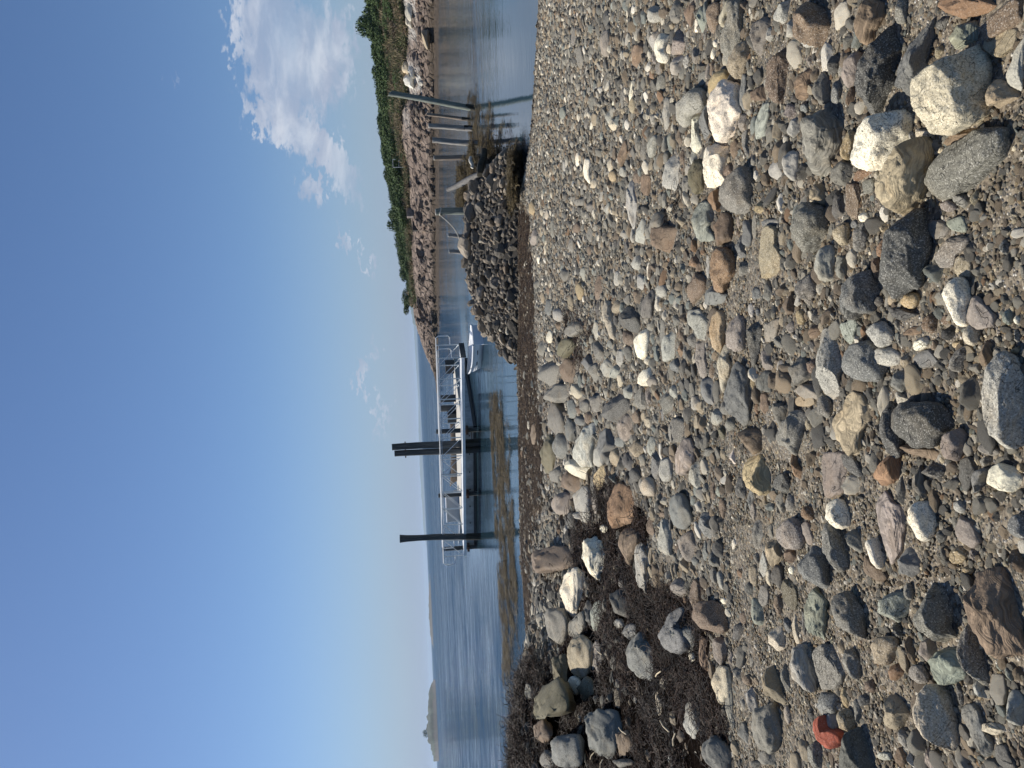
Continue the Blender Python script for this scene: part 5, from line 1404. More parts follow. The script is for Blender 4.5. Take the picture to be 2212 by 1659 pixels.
ring = [(math.cos(a)*(r*1.04), math.sin(a)*(r*1.04), -.12+.02*math.sin(a*2)) for a in np.linspace(0, 2*math.pi, 20)]
MB().tube(ring, .018, 6, cap=False).build('loop', M_ROPE, rp, smooth=True)
post('timber_stub', (1846,945), (1794,941), 16, W_SILVER, 'short pale stub sticking up behind the jetty, right of the other stub', dist=23.5, wet=0, cap=M_CAP, group='short stubs behind the jetty')
post('timber_stub', (1846,1007), (1798,1006), 16, W_SILVER, 'short pale stub behind the jetty where the rope comes down', dist=23.5, wet=0, cap=M_CAP, group='short stubs behind the jetty')
post('timber_stub', (1905,1056), (1862,1056), 16, W_SILVER, 'grey square stub buried among the jetty rocks', dist=21.2, wet=0, group='short stubs behind the jetty')
def log(name, a, b, da, db, rad, mat, label):
    A = at_y(n2p(*a), da); B = at_y(n2p(*b), db); v = B-A
    pts = [v*f+np.array([0,0,.03*math.sin(6*f)]) for f in np.linspace(0,1,9)]
    tag(MB().tube(pts, [rad*(1-.25*abs(f-.4)) for f in np.linspace(0,1,9)], 12, wob=.1).build(name, mat, smooth=True, loc=tuple(A)), label, 'driftwood')
log('driftwood_log', (1935,690), (1792,758), 19.6, 21.8, .085, W_LOG, 'grey driftwood log leaning up against the weedy end of the jetty')
log('driftwood_stick', (1886,628), (1886,672), 20.4, 20.4, .05, M_CAP, 'short whitish plank lying on the weedy end of the jetty')
log('driftwood_log', (1920,700), (1935,600), 19.4, 19.8, .09, W_WET, 'dark wet log half buried in the weed below the leaning one')
# ------------------------------------------------------------------ tall dock piles
def pile(px, top, w, label, **kw): return post('dock_pile', px, top, w, W_DARK, label, group='tall dark piles in front of the dock', wet=.7, **kw)
o, B, T, r = pile((1914,1769), (1568,1790), 27, 'taller pile of the close pair in front of the dock')
MB().tube([Vector(T-B)+Vector((-r*1.5,0,-.6)), Vector(T-B)+Vector((r*1.5,0,-.6))], .03, 6).build('bolt', M_RUST, o)
MB().tube([(-r*1.3,0,.30),(r*3.1,0,.30)], .02, 6).build('cable', M_RUST, o)
o, B, T, r = pile((1915,1797), (1578,1816), 25, 'shorter pile of the close pair in front of the dock')
MB().tube([Vector(T-B)+Vector((-r*1.4,0,-.5)), Vector(T-B)+Vector((r*1.4,0,-.5))], .03, 6).build('bolt', M_RUST, o)
pile((1922,2146), (1599,2154), 24, 'single tall pile with a flared top at the left end of the dock', flare=1.35, wob=.1)
# ------------------------------------------------------------------ floating dock
M_CONC = simple('pale_float_side', (.42,.43,.42), .8, 0, 3, .22, .01); M_DECK = simple('bleached_deck_boards', (.50,.47,.41), .8, 0, 12, .3, .01, (1,8,1)); M_BLACK = simple('plain_black', (.02,.022,.024), .5, 0, 5, .3, .003)
M_ALU = simple('bare_aluminium', (.62,.64,.65), .38, .85, 6, .12, .0); M_ALUW = simple('pale_aluminium', (.80,.80,.78), .45, .1, 6, .08, .0)
def dock():
    A = on_z([n2p(1905,1703)])[0]; B = on_z([n2p(1907,2185)])[0]; C = on_z([n2p(1862,1518)])[0]
    ex = Vector(B-A); ex.z = 0; W = ex.length; ex.normalize(); ey = Vector((-ex.y, ex.x, 0))
    if ey.dot(Vector(C-A)) < 0: ey = -ey
    D = abs(ey.dot(Vector(C-A))); D = max(4.2, min(D, 9.0))
    ang = math.atan2(ex.y, ex.x)
    o = empty('floating_dock', tuple(A), ang, 'long floating dock with pale sides moored behind the tall piles', 'dock')
    s = 1 if (Matrix.Rotation(ang, 3, 'Z') @ Vector((0,1,0))).dot(ey) > 0 else -1
    MB().box((W/2, s*D/2, .07), (W, D, .14)).build('waterline_band', M_BLACK, o, bev=.02)  # thin black band round the dock at the waterline
    MB().box((W/2, s*D/2, .37), (W-.04, D-.04, .46)).build('float', M_CONC, o, bev=.02)
    MB().box((W/2, s*D/2, .635), (W+.06, D+.06, .07)).build('deck', M_DECK, o, bev=.01)
    for k in range(7):
        MB().tube([(W*(k+.5)/7, -s*.03, .33), (W*(k+.5)/7, -s*.0, .33)], .035, 8).build('bolt_head', M_BLACK, o)
    for f, hgt in ((.015,1.2),(.52,1.2),(.985,1.1)):
        g = MB().tube([(W*f, -s*.16, -.3), (W*f, -s*.16, .7+hgt)], .11, 12, wob=.03).build('guide_post', W_DARK, o, smooth=True)
        MB().box((W*f, -s*.16, .45), (.3,.34,.12)).build('bracket', M_RUST, g)
    for f, q in ((.33,.7),(-.25,.9)):
        MB().box((W*f if f > 0 else .15, s*D*q, .9), (.6,.5,.5)).build('dock_box', M_BLACK, o, bev=.02)
    return o, A, ex, ey, W, D
DK, DA, DEX, DEY, DW, DD = dock()
def dock_pt(u, v, z): return Vector(DA)+DEX*u+DEY*v+Vector((0,0,z))
for px, lab in (((1868,1590),'right one of two dark bollards on the far side of the dock'), ((1869,1627),'left one of two dark bollards on the far side of the dock')):
    P = at_y(n2p(*px), DA[1]+DEY.y*DD*.9); e = empty('bollard', (P[0],P[1],.5), 0, lab, 'bollard', 'bollards on the far side of the dock')
    MB().tube([(0,0,-.1),(0,0,1.0)], .2, 14).build('shaft', W_DARK, e, smooth=True); MB().tube([(0,0,1.001),(0,0,1.05)], .21, 14).build('cap', M_CAP, e, smooth=True)
# ------------------------------------------------------------------ aluminium gangway lying on the dock
def gangway():
    z = .80; A = on_z([n2p(1846,1430)], z)[0]; B = on_z([n2p(1856,2222)], z)[0]
    # keep the whole bridge on the near edge of the dock
    ex = Vector(B-A); L = ex.length; ang = math.atan2(ex.y, ex.x)
    o = empty('gangway', (A[0],A[1],0), ang, 'aluminium gangway with truss railings laid along the dock', 'gangway')
    s = 1 if (Matrix.Rotation(ang, 3, 'Z') @ Vector((0,1,0))).y > 0 else -1
    Wd = 1.15; H = 1.0
    for k, nm in ((0,'side_beam'),(1,'side_beam')):
        MB().box((L/2, s*Wd*k, z-.06), (L, .06, .13)).build(nm, M_ALUW, o, bev=.006)
    MB().box((L/2, s*Wd/2, z-.03), (L-.02, Wd-.08, .05)).build('deck', M_ALUW, o)
    MB().box((-.03, s*Wd/2, z-.08), (.05, Wd+.04, .22)).build('end_plate', W_DARK, o)
    nb = 11
    for k in (0, 1):
        y = s*Wd*k; r = .024
        def loop(x0, dx):
            return [(x0,y,z+.42),(x0+dx*.8,y,z+.42),(x0+dx,y,z+.50),(x0+dx,y,z+H-.1),(x0+dx*.8,y,z+H)]
        pts = loop(-.02, -.42)+[(L*.25,y,z+H),(L*.5,y,z+H),(L*.75,y,z+H)]+loop(L+.02, .5)[::-1]
        MB().tube(pts, r, 8).build('handrail', M_ALUW, o, smooth=True)
        MB().tube([(0,y,z+.0+H-.085),(L,y,z+H-.085)], .012, 6).build('rail_wire', M_ALU, o)
        for i in range(nb+1):
            x = L*i/nb; MB().box((x, y, z+.52), (.035,.035,H-.04)).build('upright', M_ALU, o)
            if i < nb:
                a, b = (x+.03, x+L/nb-.03)
                mid = i < nb/2
                p0, p1 = ((a, z+.05),(b, z+H-.1)) if mid else ((b, z+.05),(a, z+H-.1))
                MB().tube([(p0[0],y,p0[1]),(p1[0],y,p1[1])], .017, 6).build('brace', M_ALU, o)
    return o
gangway()
# ------------------------------------------------------------------ boats
M_GEL = simple('white_gelcoat', (.86,.87,.88), .25, 0, 3, .04, 0); M_GELG = simple('grey_gelcoat', (.42,.45,.47), .45, 0, 3, .06, 0); M_SEAT = simple('dark_thwart', (.07,.09,.11), .6, 0, 8, .2, 0)
M_GLASS = simple('smoked_windscreen', (.05,.07,.08), .1, 0, 3, .1, 0)
def hull(L, B, D, n=22, m=9, inset=0.0, floor=0.0, rake=.25, lap=0):
    V = []
    for i in range(n):
        f = i/(n-1); w = B/2*(1-max(0, (f-.35)/.65)**2.6)*(0.86+.14*min(1, f/.35)); w = max(w-inset, .004)
        sheer = D*(1+.28*f**2.4+.05*(1-f)**2); kz = D*.02+D*.75*max(0, (f-.80)/.20)**2.2+floor
        for j in range(m):
            a = j/(m-1); x = f*L+rake*a*max(0, f-.6)/.4*a
            ww = w*(a**.42); zz = kz+(sheer-kz)*a**1.35
            V.append((x - inset*max(0, f-.9)*6, ww, zz))
    return V, n, m
def boat(name, loc, ang, L, B, D, label, mats, console=False, motor=False, tilt=0):
    o = empty(name, loc, ang, label, 'boat')
    def shell(nm, inset, floor, mat, flip):
        V, n, m = hull(L, B, D, inset=inset, floor=floor); k = len(V); W = V+[(x,-y,z) for x,y,z in V]; Fs = []
        for i in range(n-1):
            for j in range(m-1):
                q = (i*m+j, (i+1)*m+j, (i+1)*m+j+1, i*m+j+1); Fs.append(q if flip else q[::-1]); q2 = tuple(k+t for t in q); Fs.append(q2[::-1] if flip else q2)
            Fs.append((i*m, (i+1)*m, k+(i+1)*m, k+i*m))
        Fs.append(tuple(range(m))+tuple(k+j for j in range(m))[::-1])
        return MB().add(W, Fs).build(nm, mat, o, smooth=True)
    h = shell('hull', 0, 0, mats[0], True); shell('inner_hull', .05, .10, mats[1], False)
    for s in (1, -1):
        V, n, m = hull(L, B, D); pts = [(V[i*m+m-1][0], s*V[i*m+m-1][1], V[i*m+m-1][2]) for i in range(n)]
        MB().tube(pts, .035, 8).build('gunwale', mats[0], o, smooth=True)
        for a in (5, 6):
            pts = [(V[i*m+a][0], s*(V[i*m+a][1]+.004), V[i*m+a][2]) for i in range(n)]; MB().tube(pts, .011, 6).build('strake', mats[0], h, smooth=True)
    MB().box((.02, 0, D*.55), (.05, B*.80, D*.9)).build('transom', mats[0], o, bev=.01)
    for f in (.22, .52): MB().box((L*f, 0, D*.66), (.26, B*.86, .05)).build('thwart', mats[2], o, bev=.01)
    MB().box((L*.82, 0, D*.95), (.3, B*.42, .04)).build('bow_seat', mats[1], o, bev=.01)
    for f in (.5, .62):
        for s in (1, -1): MB().tube([(L*f, s*B*.49, D*1.05),(L*f, s*B*.49, D*1.22)], .015, 6).build('rowlock', M_ALU, o)
    if console:
        c = MB().box((L*.5, 0, D+.25), (.5,.6,.6)).build('console', mats[0], o, bev=.04); MB().box((L*.5+.28, 0, D+.7), (.03,.6,.34), ry=R(-25)).build('windscreen', M_GLASS, c)
        MB().box((L*.3, 0, D+.12), (.4,.7,.5)).build('seat', mats[2], o, bev=.04)
    if motor:
        mm = MB().box((-.18, 0, D+.32), (.38,.3,.42), ry=R(-18)).build('outboard_cowl', M_BLACK, o, bev=.06); MB().box((-.14, 0, D-.15), (.12,.1,.7), ry=R(-10)).build('outboard_leg', M_BLACK, mm)
    return o
bw = on_z([n2p(1921,1478)])[0]; st_ = on_z([n2p(1935,1284)])[0]; v = bw-st_; st_ = bw-v*.74; v = v*.74
boat('rowing_dinghy', (st_[0],st_[1],-.10), math.atan2(v[1],v[0]), float(np.hypot(v[0],v[1])), 1.2, .50, 'white clinker dinghy floating off the tip of the rock jetty', (M_GEL, M_GEL, M_SEAT))
q = at_y(n2p(1850,1900), DA[1]+DEY.y*DD+2.5)
boat('motorboat', (q[0],q[1],-.1), R(170), 3.9, 1.6, .62, 'pale motorboat with windscreen and outboard behind the dock', (M_GELG, M_GEL, M_GELG), console=True, motor=True)
q = at_y(n2p(1850,1690), DA[1]+DEY.y*DD+2.0)
boat('wooden_boat', (q[0],q[1],.1), R(176), 3.4, 1.3, .75, 'dark brown wooden boat moored behind the right part of the dock', (W_BROWN, W_BROWN, W_DARK))
q = at_y(n2p(1842,2030), DA[1]+DEY.y*DD+1.0)
bx = empty('storage_locker', (q[0],q[1],.66), .1, 'grey-white locker on the far side of the dock', 'locker'); MB().box((0,0,.35), (1.5,.7,.7)).build('body', M_GELG, bx, bev=.05); MB().box((0,0,.73), (1.56,.76,.06)).build('lid', M_GEL, bx, bev=.02)
P = on_z([n2p(1702,2013)])[0]; by = empty('mooring_buoy', (P[0],P[1],0), 0, 'tiny dark mooring buoy far out beyond the dock', 'buoy')
MB().tube([(0,0,-.4),(0,0,-.25),(0,0,.2),(0,0,.55),(0,0,.75)], [.2,.5,.62,.45,.1], 16).build('float_ball', simple('dark_buoy', (.03,.03,.035), .5, 0, 3, .1, 0), by, smooth=True); MB().tube([(0,0,.7),(0,0,.95)], .07, 8).build('ring', M_RUST, by)
# ------------------------------------------------------------------ headland across the cove
HB = [(-90,435,22),(0,435,34),(75,435,0),(139,436,0),(200,436.5,0),(260,437,0),(300,437.3,0),(345,437.8,0),(372,438,0),(391,438.6,0)]
HY = np.array([a for a,_,_ in HB], float); HXP = np.array([b for _,b,_ in HB], float)
SKY = np.array([(-90,357),(-40,359),(0,360),(22,363.6),(39,367),(58,369.5),(77,375),(83,372.5),(100,373.2),(116,376),(136,376.4),(150,378.5),(168,381),(186,386),(202,386.5),(220,391.6),(231,392),(248,395),(268,400),(286,404.5),(298,409.5),(304,414),(318,415.5),(332,419.6),(354,426),(370,433),(387,437),(391,438.6)])
RTOP = np.array([(-90,402),(0,403),(30,408),(60,406),(95,409),(110,402),(140,401.5),(172,409),(204,409.5),(231,411.5),(263,411.5),(285,413.5),(300,417),(304,414.8),(318,416),(332,420),(354,426.5),(370,433.2),(387,437.2),(391,438.6)])
def zat(px, py, P):                    # height of the ray (px,py) above a ground point's distance
    d = rays([(px, py)])[0]; k = np.hypot(P[0], P[1])/np.hypot(d[0], d[1]); return CAMZ+d[2]*k
def mat_head():
    m, t, b = newmat('headland_rock_and_turf')
    g = t.add('ShaderNodeTexCoord').outputs['Object']; veg = t.add('ShaderNodeAttribute', attribute_name='veg').outputs['Fac']; pale = t.add('ShaderNodeAttribute', attribute_name='pale').outputs['Fac']
    n1 = t.noise(t.map(g, (.35,.35,1.6), rot=(.15,.1,0)), 1.0, 7, .68, .5); n2 = t.noise(g, 2.6, 6, .7)
    geo = t.add('ShaderNodeSeparateXYZ'); t.put(geo.inputs[0], g)
    rock = t.ramp(t.math('ADD', t.math('MULTIPLY', n1, .6), t.math('MULTIPLY', n2, .4)), [(.3,(.06,.046,.038)),(.42,(.17,.13,.105)),(.54,(.27,.21,.17)),(.7,(.38,.31,.26))])
    cr = t.vor(t.map(g, (1,1,1.7)), .9, 'DISTANCE_TO_EDGE'); rock = t.mix(t.math('MULTIPLY', t.math('SUBTRACT', 1.0, t.step(cr, .0, .07)), .75), rock, (.03,.025,.022))
    rock = t.mix(t.math('MULTIPLY', pale, t.step(n2, .36, .55)), rock, (.62,.60,.55))
    low = t.math('SUBTRACT', 1.0, t.step(t.math('ADD', geo.outputs[2], t.math('MULTIPLY', n2, .5)), .55, 1.15)); rock = t.mix(t.math('MULTIPLY', low, .8), rock, (.05,.038,.024))
    gn = t.noise(g, .28, 5, .65); gr = t.mix(t.step(n2, .35, .65), (.12,.10,.055), (.30,.24,.14)); gr2 = t.mix(t.step(n2, .35, .65), (.07,.085,.035), (.17,.17,.075))
    turf = t.mix(t.step(gn, .36, .52), gr, gr2)
    col = t.mix(t.step(t.math('ADD', veg, t.math('MULTIPLY', t.math('SUBTRACT', n2, .5), .6)), .4, .6), rock, turf)
    t.put(b.inputs['Base Color'], col); b.inputs['Roughness'].default_value = .95; b.inputs['Specular IOR Level'].default_value = .2
    bump(t, b, t.math('ADD', t.math('MULTIPLY', n1, .7), t.math('ADD', t.math('MULTIPLY', n2, .5), t.math('MULTIPLY', t.step(cr, 0, .1), .3))), 1.0, .45)
    return m
def headland():
    n = 620; ys = np.linspace(-90, 391, n); base = on_z(np.stack([np.interp(ys, HY, HXP), ys], 1)); m = 110
    dist = np.hypot(base[:,0], base[:,1]); dirv = base[:,:2]/dist[:,None]
    zr = np.array([zat(np.interp(y, RTOP[:,0], RTOP[:,1]), y, base[i]*(1+5.5/dist[i])) for i, y in enumerate(ys)])
    taper = np.clip((391-ys)/90, .12, 1); veg_h = np.where(ys < 298, 1.6, 0)
    back = 5.5+16*taper
    zs = np.array([zat(np.interp(y, SKY[:,0], SKY[:,1]), y, base[i]*(1+back[i]/dist[i])) for i, y in enumerate(ys)])-veg_h
    zr = np.maximum(zr, .25); zs = np.maximum(zs, zr*.6)
    T = np.concatenate([np.linspace(-.08, 0, 6)[:-1], [0.0], np.linspace(0, 1, 56)[1:], np.linspace(1, 2, 34)[1:], np.linspace(2, 3, m-92+2)[1:]]); m = len(T)
    V = np.zeros((n, m, 3)); veg = np.zeros((n, m)); pale = np.zeros((n, m))
    for j, tt in enumerate(T):
        if tt < 0: dd = tt/.08*11*taper+0*ys; z = .10+tt/.08*.16+0*ys
        elif tt <= 1: dd = 5.5*taper**.5*tt; z = .10+(zr-.10)*tt**.62
        elif tt <= 2: f = tt-1; dd = 5.5*taper**.5+(back-5.5*taper**.5)*f; z = zr+(zs-zr)*f**.9
        else: f = tt-2; dd = back+45*f*taper; z = zs*(1-f)**.7-.4*f
        P = base[:,:2]+dirv*dd[:,None]
        V[:,j,0] = P[:,0]; V[:,j,1] = P[:,1]; V[:,j,2] = z
        veg[:,j] = (1 if tt > 1.02 else 0 if tt < .96 else .5)*(ys < 303)
    # blocky broken rock
    fl = V.reshape(-1, 3); q = fl*np.array([.8,.8,1.0]); rockm = (np.clip(1-np.abs(np.tile(T, n)-.5)*1.9, 0, 1)*(np.tile(T, n) > .01)*1.0+np.where(np.repeat(ys, m) > 298, np.clip(2.2-np.tile(T, n), 0, .6), 0))
    blk = np.floor(fbm(q*.55, 2)*3.2+fbm(q*1.4+9, 2)*1.2)/3.2
    d = (blk*.55+fbm(q*1.1+3, 3)*.45+fbm(q*4, 2)*.15)*rockm*np.repeat(np.clip(taper*1.2, .3, 1), m)
    d *= .72
    fl[:,2] += d*.62; fl[:,0] += fbm(q*.9+50, 3)*.7*rockm; fl[:,1] -= d*.9
    fl[:,2] += fbm(fl*np.array([.35,.35,0]), 3)*.22*np.repeat(taper, m)*(np.tile(T, n) > 1)
    V = fl.reshape(n, m, 3)
    for (a, b, w) in ((200,250,1),(0,30,.6),(72,95,1.0),(96,110,.5),(262,268,.4)):
        pass
    py = np.repeat(ys, m).reshape(n, m); pt = np.tile(T, n).reshape(n, m)
    pale = np.maximum(np.exp(-((py-77)/14)**2)*(pt > .35), np.maximum(np.exp(-((py-5)/12)**2)*(pt > .45)*.7, np.exp(-((py-34)/9)**2)*(pt > .5)*(pt < 1.1)*.6))
    pale = np.maximum(pale, np.exp(-((py-118)/10)**2)*(pt > .6)*.35)
    o = meshobj('headland', fl, grid_faces(n, m), mat_head()); tag(o, kind='structure')
    for nm, dat in (('veg', veg), ('pale', pale)):
        a = o.data.attributes.new(nm, 'FLOAT', 'POINT'); a.data.foreach_set('value', dat.ravel().astype(np.float32))
    return ys, T, V, base, dirv
HYS, HT, HV, HBASE, HDIR = headland()
def hp(py, tt):
    i = int(np.clip(np.searchsorted(HYS, py), 0, len(HYS)-1)); j = int(np.clip(np.searchsorted(HT, tt), 0, len(HT)-1)); return HV[i, j]
# leaf clumps
def mat_leaf(name, a, b_):
    m, t, b = newmat(name); oi = t.add('ShaderNodeObjectInfo'); g = t.add('ShaderNodeTexCoord').outputs['Object']
    f = t.math('FRACT', t.math('ADD', t.noise(g, 3.0, 4, .7), t.math('MULTIPLY', oi.outputs['Random'], .25)))
    t.put(b.inputs['Base Color'], t.mix(f, a, b_)); b.inputs['Roughness'].default_value = .75; b.inputs['Specular IOR Level'].default_value = .25
    return m
M_LEAF = mat_leaf('shrub_leaves', (.022,.045,.014), (.085,.13,.035)); M_LEAFB = mat_leaf('dry_shrub_leaves', (.06,.045,.025), (.14,.10,.06)); M_TRUNK = simple('bark', (.07,.055,.04), .9, 0, 10, .3, .01)
def crown_mesh(name, seed, mat, n=1500, flat=.8):
    rg = np.random.default_rng(seed); lobes = [(rg.uniform(-.7,.7), rg.uniform(-.7,.7), rg.uniform(.3,.75), rg.uniform(.35,.6)) for _ in range(8)]; V = []; Fs = []
    for k in range(n):
        lx, ly, lz, lr = lobes[rg.integers(8)]; u = rg.normal(size=3); u /= np.linalg.norm(u); rr = lr*rg.uniform(.55, 1.05)**.6
        c = np.array([lx, ly, lz*flat])+u*rr*np.array([1,1,flat]); c[2] = max(c[2], .02)
        nrm = u+rg.normal(0,.5,3); nrm /= np.linalg.norm(nrm); a = np.cross(nrm, rg.normal(size=3)); a /= np.linalg.norm(a); b = np.cross(nrm, a); s = rg.uniform(.035,.075)
        i = len(V); V += [c+a*s, c+b*s*.7, c-a*s, c-b*s*.7+nrm*s*.3]; Fs.append((i,i+1,i+2,i+3))
    me = bpy.data.meshes.new(name); me.from_pydata([tuple(v) for v in V], [], Fs); me.materials.append(mat); return me
def shrubs():
    rg = np.random.default_rng(77); crowns = [crown_mesh('crown', 600+i, M_LEAF, 2300) for i in range(5)]; dry = [crown_mesh('crown', 650+i, M_LEAFB, 1500) for i in range(2)]
    tm = MB()
    for k in range(6): tm.tube([(rg.normal(0,.05),rg.normal(0,.05),-.2),(rg.normal(0,.3),rg.normal(0,.3),.35),(rg.normal(0,.45),rg.normal(0,.45),.7)], [.05,.035,.015], 6)
    tme = bpy.data.meshes.new('trunk'); tme.from_pydata(tm.V, [], tm.F); tme.materials.append(M_TRUNK)
    def one(py, tt, s, h, me, label, group):
        h *= .8; p = hp(py, tt); e = empty('shrub', (p[0],p[1],p[2]-.1), rg.uniform(0,6.28), label, 'shrub', group); e.scale = (s*rg.uniform(.85,1.2), s*rg.uniform(.85,1.2), h)
        for nm, m_ in (('crown', me), ('trunk', tme)):
            o = bpy.data.objects.new(nm, m_); SC.collection.objects.link(o); o.parent = e
    G = 'green shrubs massed along the top of the headland'
    for py in np.arange(-30, 150, 5.5): one(py+rg.uniform(-2,2), rg.uniform(1.9,2.05), rg.uniform(1.5,2.4), rg.uniform(1.6,2.3), crowns[rg.integers(5)], 'dense dark green shrub in the continuous hedge along the headland skyline', G)
    for py in np.arange(-30, 150, 8): one(py+rg.uniform(-3,3), rg.uniform(1.7,1.85), rg.uniform(1.2,1.9), rg.uniform(1.2,1.8), crowns[rg.integers(5)], 'dense dark green shrub in the continuous hedge along the headland skyline', G)
    for py in np.arange(104, 300, 4.6): one(py+rg.uniform(-2,2), rg.uniform(1.75,2.05), rg.uniform(1.3,2.1)*(1 if py < 220 else .95), rg.uniform(1.4,2.2), crowns[rg.integers(5)], 'dense dark green shrub in the continuous hedge along the headland skyline', G)
    G2 = 'low green bushes on the headland slope above the rocks'
    for py in np.arange(150, 298, 5.0): one(py+rg.uniform(-2,2), rg.uniform(1.12,1.55), rg.uniform(1.0,1.9), rg.uniform(.8,1.5), crowns[rg.integers(5)], 'low green bush on the slope just above the headland rocks', G2)
    for py, tt, s in ((150,1.3,2.2),(160,1.35,2.4),(170,1.25,2.3),(182,1.3,2.5),(195,1.3,2.2),(205,1.2,1.9)): one(py, tt, s, s*.8, crowns[rg.integers(5)], 'low green bush on the slope just above the headland rocks', G2)
    for k in range(90):
        py = rg.uniform(-20, 296); tt = rg.uniform(1.12, 1.85)
        if fbm2(np.array(py*.05), np.array(tt*3), 2) > -.1: one(py, tt, rg.uniform(.9,1.7), rg.uniform(.5,1.1), (crowns+dry)[rg.integers(7)], 'low bush scattered over the grassy slope of the headland', 'bushes scattered on the headland slope')
    for py in np.arange(140, 165, 4.5): one(py, 2.0, 1.6, 1.5, dry[rg.integers(2)], 'bare brownish shrub on the headland skyline between green ones', 'brown shrubs on the headland skyline')
    one(22, 2.0, 1.5, 3.6, crowns[1], 'pointed green bush standing above the hedge near the top of the photo', None)
    one(216, 1.98, 1.7, 3.0, crowns[2], 'round bush rising above its neighbours midway along the headland', None)
    # scrub and grass
    kinds = coll('scrub_kinds', [strand_mesh('scrub_tuft', simple('scrub_%d' % i, c, .9, 0, 5, .4, 0), 40, .5, .03, .2, 470+i, 1.2, 4) for i, c in enumerate(((.24,.18,.11),(.12,.125,.05),(.30,.24,.14),(.08,.10,.035)))])
    n = 9000; py = rg.uniform(-40, 300, n); tt = rg.uniform(1.0, 2.0, n)**1.0; P = np.array([hp(a, b) for a, b in zip(py, tt)])+rg.normal(0,.25,(n,3))*np.array([1,1,.15]); s = rg.uniform(.6,1.5,n)
    scatter('headland_scrub', P, np.stack([s,s,s],1), np.stack([np.zeros(n),np.zeros(n),rg.uniform(0,6.28,n)],1), np.ones((n,4)), kinds, 'brown and olive scrub covering the headland slope', 'scrub', 4)
shrubs()
def shore_rocks():
    rg = np.random.default_rng(91); Vm = []; Fm = []; Cm = []; bb = 0
    for k in range(230):
        py = rg.uniform(-20, 388); tt = rg.uniform(0, .5)**1.3; p = hp(py, tt); r = rg.uniform(.14, .42)*(1 if tt < .4 else 1.3)*(.6 if py > 340 else 1)
        th = np.arange(7)*2*np.pi/7; P = np.stack([np.cos(th)*rg.uniform(.7,1.1,7)*1.2, np.sin(th)*rg.uniform(.7,1.1,7)], 1)
        V, a, b = stone_mesh(poly_radius(P, 1), .62, 12, 'a', 5000+k, amp=1.2); an = rg.uniform(0,6.28); c_, s_ = math.cos(an), math.sin(an)
        V = V*r; V = np.stack([V[:,0]*c_-V[:,1]*s_, V[:,0]*s_+V[:,1]*c_, V[:,2]], 1)+p+np.array([0,0,r*.2]); Vm.append(V); Fm += [tuple(q+bb for q in f) for f in a]+[tuple(q+bb for q in f) for f in b]; bb += len(V)
        c = np.array([(.17,.125,.10),(.24,.185,.15),(.10,.08,.065),(.30,.24,.20)][rg.integers(4)])*rg.uniform(.8,1.15)*(.55 if tt < .2 else 1)
        if 70 < py < 92 and tt > .3: c = np.array([.55,.53,.49])
        Cm += [tuple(c)+(1,)]*len(V)
    o = meshobj('headland_rubble', np.vstack(Vm), Fm, mat_stone('headland_rubble', speck=.2, fine=.15, attr=True), smooth=False); a = o.data.attributes.new('Col', 'FLOAT_COLOR', 'POINT'); a.data.foreach_set('color', np.array(Cm, np.float32).ravel())
    tag(o, 'fallen pinkish-brown rocks along the foot of the headland', 'rubble', kind='stuff')
shore_rocks()
def rock_at(py, tt, s, rgb, label, seed, cat='boulder', mat=None, nm='boulder'):
    p = hp(py, tt); rg = np.random.default_rng(seed); th = np.arange(8)*2*np.pi/8; P = np.stack([np.cos(th)*rg.uniform(.85,1.1,8)*s[0], np.sin(th)*rg.uniform(.85,1.1,8)*s[1]], 1)
    V, a, b = stone_mesh(poly_radius(P, 1), s[2], 36, 'a', seed+40); o = meshobj(nm, V, [tuple(f) for f in a]+[tuple(f) for f in b], M_HB, loc=(p[0], p[1]-.5, p[2]+s[2]*.4)); o.color = rgb+(1,)
    tag(o, label, cat)
M_HB = mat_stone('headland_boulder', speck=.4, fine=.15)
rock_at(41,.08,(1.35,.7,.35),(.36,.30,.22),'smooth tan boulder at the waterline of the headland near the top of the photo',1)
rock_at(69,.98,(.6,.5,.45),(.60,.52,.40),'cream round boulder on top of the pale outcrop',2)
rock_at(83,.8,(1.0,.7,.5),(.75,.74,.70),'whitest boulder of the pale outcrop behind the leaning post',3)
rock_at(75,.65,(.9,.6,.4),(.62,.61,.58),'pale grey boulder just above the whitest one in the outcrop',4)
rock_at(26,.72,(.8,.5,.4),(.58,.54,.47),'pale lens-shaped rock on the ledge near the top of the photo',5)
rock_at(14,.7,(.9,.5,.3),(.60,.57,.50),'pale flat rock above the lens-shaped one on the ledge',6)
# concrete block and slot at the back of the beach, garden-chair frame above
p = hp(210, .98); cb = empty('stone_abutment', (p[0]-.3, p[1]-.3, p[2]-1.5), .1, 'square grey-brown block wall with a dark slot among the headland rocks', 'wall')
MB().box((0,0,1.0), (.9,.8,1.8)).build('block', simple('abutment_stone', (.20,.17,.15), .95, 0, 3, .3, .02), cb, bev=.05)
MB().box((-1.1,.7,.7), (1.3,.5,1.3)).build('dark_gap', simple('gap_shade', (.04,.035,.03), .95, 0, 3, .3, .02), cb)  # dark-coloured box standing in for the shaded gap beside the block
p = hp(169, 1.08); fr = empty('metal_frame', (p[0], p[1]-1.0, p[2]-.1), .2, 'small white pipe frame standing among bushes on the headland', 'frame')
MB().tube([(0,0,0),(0,0,1.5),(.9,0,1.5),(.9,0,1.2)], .03, 6).build('pipe', M_ALUW, fr); MB().tube([(0,0,.9),(.9,.2,.9),(.9,.2,0)], .03, 6).build('lower_pipe', M_ALUW, fr)
